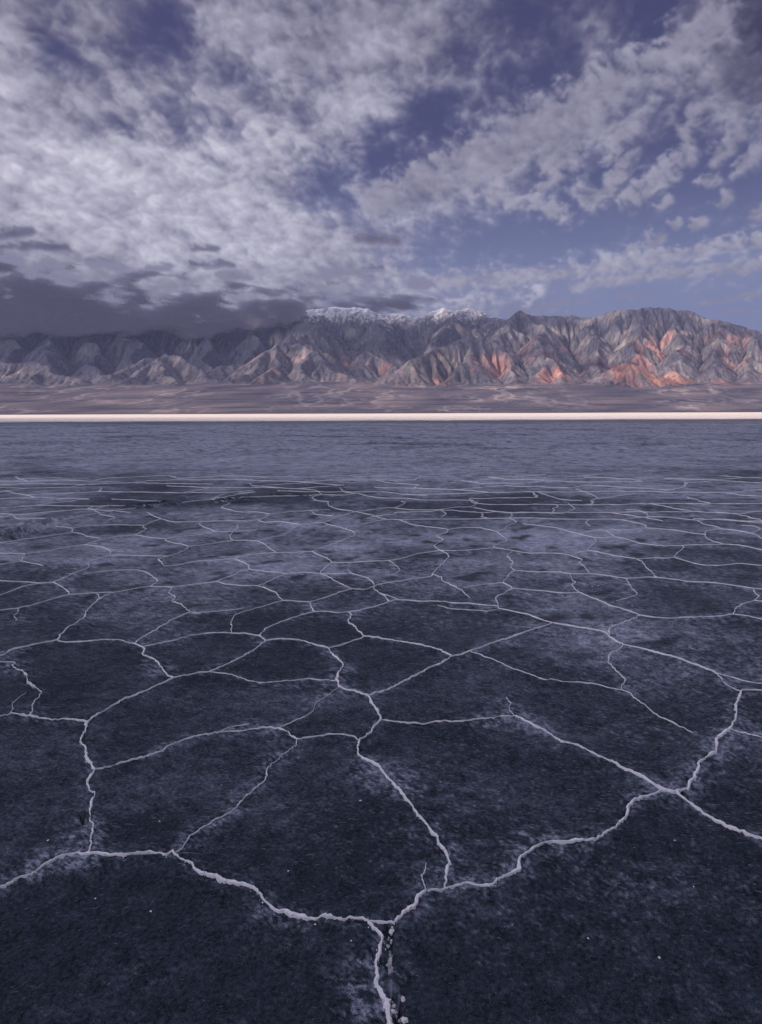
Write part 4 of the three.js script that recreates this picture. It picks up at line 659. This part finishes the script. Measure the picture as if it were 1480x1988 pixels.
// share of sunlight that the high deck lets through to a place on the mountains
function sunThrough(px, py, D) {
  let t = lerp(0.26, 0.32, smoothstep(px, 500, 900));
  t = lerp(t, 0.025, smoothstep(D, 15800, 16800) * (1 - smoothstep(px, 880, 1010)));            // back ridge on the left
  t = lerp(t, 0.7, smoothstep(D, 18300, 19000) * smoothstep(px, 610, 720) * (1 - smoothstep(py, 648, 668)));  // snow crest
  t = lerp(t, 0.05, blob(px, py, 1010, 625, 55, 26)); t = lerp(t, 0.12, blob(px, py, 1110, 660, 40, 25));
  t += 0.5 * blob(px, py, 555, 668, 35, 16) + 0.42 * blob(px, py, 1265, 725, 75, 22) + 0.3 * blob(px, py, 1430, 690, 70, 30) + 0.25 * blob(px, py, 870, 715, 70, 30) + 0.2 * blob(px, py, 1060, 730, 50, 22) + 0.3 * blob(px, py, 40, 720, 60, 10) + 0.3 * blob(px, py, 1470, 765, 60, 12);
  t -= 0.25 * blob(px, py, 1150, 755, 90, 7) + 0.2 * blob(px, py, 960, 790, 120, 6) + 0.2 * blob(px, py, 820, 765, 90, 6) + 0.2 * blob(px, py, 560, 780, 120, 5);
  return clamp(t, 0.02, 0.98);
}
{
  const r = rng(31), list = [], DECK = 9000;
  const drop = (x, y, z, weight) => {
    const R = 70 + 70 * r(), t = (DECK + 500 * (r() - 0.5) - y) / SUN.y, n = (weight * SUN.y) / (Math.PI * R * R);
    for (let k = 0; k < Math.floor(n + r()); k++) list.push([x + SUN.x * t + 110 * (r() - 0.5), y + SUN.y * t, z + SUN.z * t + 110 * (r() - 0.5), R]);
  };
  for (let j = 2; j < TM - 2; j += 2) for (let i = 2; i < TN - 2; i += 2) {
    const a = j * TN + i, x = TX0 + i * CELL, z = TZ0 + j * CELL, y = TH[a], px = 740 + (FOCAL * x) / -z, py = 802.5 - (FOCAL * (y - EYE)) / -z;
    if (px < -260 || px > 1740 || -z < 8650) continue;
    const sx = (TH[a + 1] - TH[a - 1]) / (2 * CELL), sz = (TH[a + TN] - TH[a - TN]) / (2 * CELL), face = Math.max(0, -sx * SUN.x - sz * SUN.z + SUN.y) / SUN.y;
    drop(x, y, z, -Math.log(sunThrough(px, py, -z)) * Math.min(face, 3) * 4 * CELL * CELL);
  }
  for (let k = 0; k < 4800; k++) { const [x, y, z] = atDepth(-260 + 1260 * Math.pow(r(), 1.5), 520 + 120 * r(), 18.8 + 2.8 * r()); const R = 110, t = (DECK - y) / SUN.y; list.push([x + SUN.x * t, y + SUN.y * t, z + SUN.z * t, R]); }
  // the break in the deck through which the snow is lit
  const open = new Set(), key = (x, z) => Math.round(x / 160) + ',' + Math.round(z / 160);
  for (const [x, y, z] of SNOW) { const t = (DECK - y) / SUN.y; for (let a = -1; a < 2; a++) for (let b = -1; b < 2; b++) open.add(key(x + SUN.x * t + a * 160, z + SUN.z * t + b * 160)); }
  const kept = list.filter(([x, , z]) => !open.has(key(x, z)) || r() < 0.4);
  console.log('deck', list.length, kept.length);
  cloud('cloud_deck', kept, 'high broken cloud deck that shades the mountains');
}
// low bank of dark cloud that hides the crest on the left
{
  const r = rng(8), list = [];
  const top = [[-260, 500], [0, 518], [60, 522], [110, 536], [160, 546], [250, 552], [330, 560], [430, 572], [530, 566], [560, 556], [590, 566], [620, 578], [660, 566], [720, 566], [770, 574], [830, 584], [900, 600], [960, 608], [1020, 612]];
  const foot = [[-260, 664], [0, 656], [150, 650], [330, 652], [400, 648], [560, 642], [600, 622], [700, 618], [860, 618], [1020, 622]];
  const along = (l, x) => { for (let k = 0; k + 1 < l.length; k++) if (x <= l[k + 1][0]) return lerp(l[k][1], l[k + 1][1], clamp((x - l[k][0]) / (l[k + 1][0] - l[k][0]), 0, 1)); return l[l.length - 1][1]; };
  let tries = 0;
  while (list.length < 640000 && tries++ < 9000000) {
    const px = lerp(-260, 1000, r()), py = lerp(490, 662, r()), front = px < 585 + 30 * (r() - 0.5);
    const km = front ? 19.2 + 0.45 * r() : 21.2 + 0.45 * r(), t = along(top, px), b = along(foot, px);
    const n = fbm(px / 80 + km * 0.5, py / 34 + km * 0.3, 5, 0.55), edge = Math.min((py - t) / 38, (b - py) / (front ? 12 : 12)) + n * 5 - 1.1 * smoothstep(px, 620, 980) + 1.2 * Math.min(0, noise(px / 45 + 9, py / 20 + km));
    if (edge < -0.2 || r() > smoothstep(edge, -0.3, 1.9)) continue;
    const size = lerp(3.2, 6.5, smoothstep(edge, 0.2, 1.8));
    if (r() > (10 / (size * size))) continue;
    const [x, y, z] = atDepth(px, py, km);
    list.push([x, y, z, size * (0.8 + 0.5 * r())]);
  }
  console.log('bank', list.length);
  cloud('cloud_bank', list, 'low dark grey cloud bank resting on the left mountain crest');
}
scene.fog = new THREE.FogExp2(new THREE.Color().setRGB(0.42, 0.52, 1.0), 1.1e-5);
scene.traverse((o) => { if (o.isMesh) o.castShadow = o.receiveShadow = true; });
renderer.render(scene, camera);
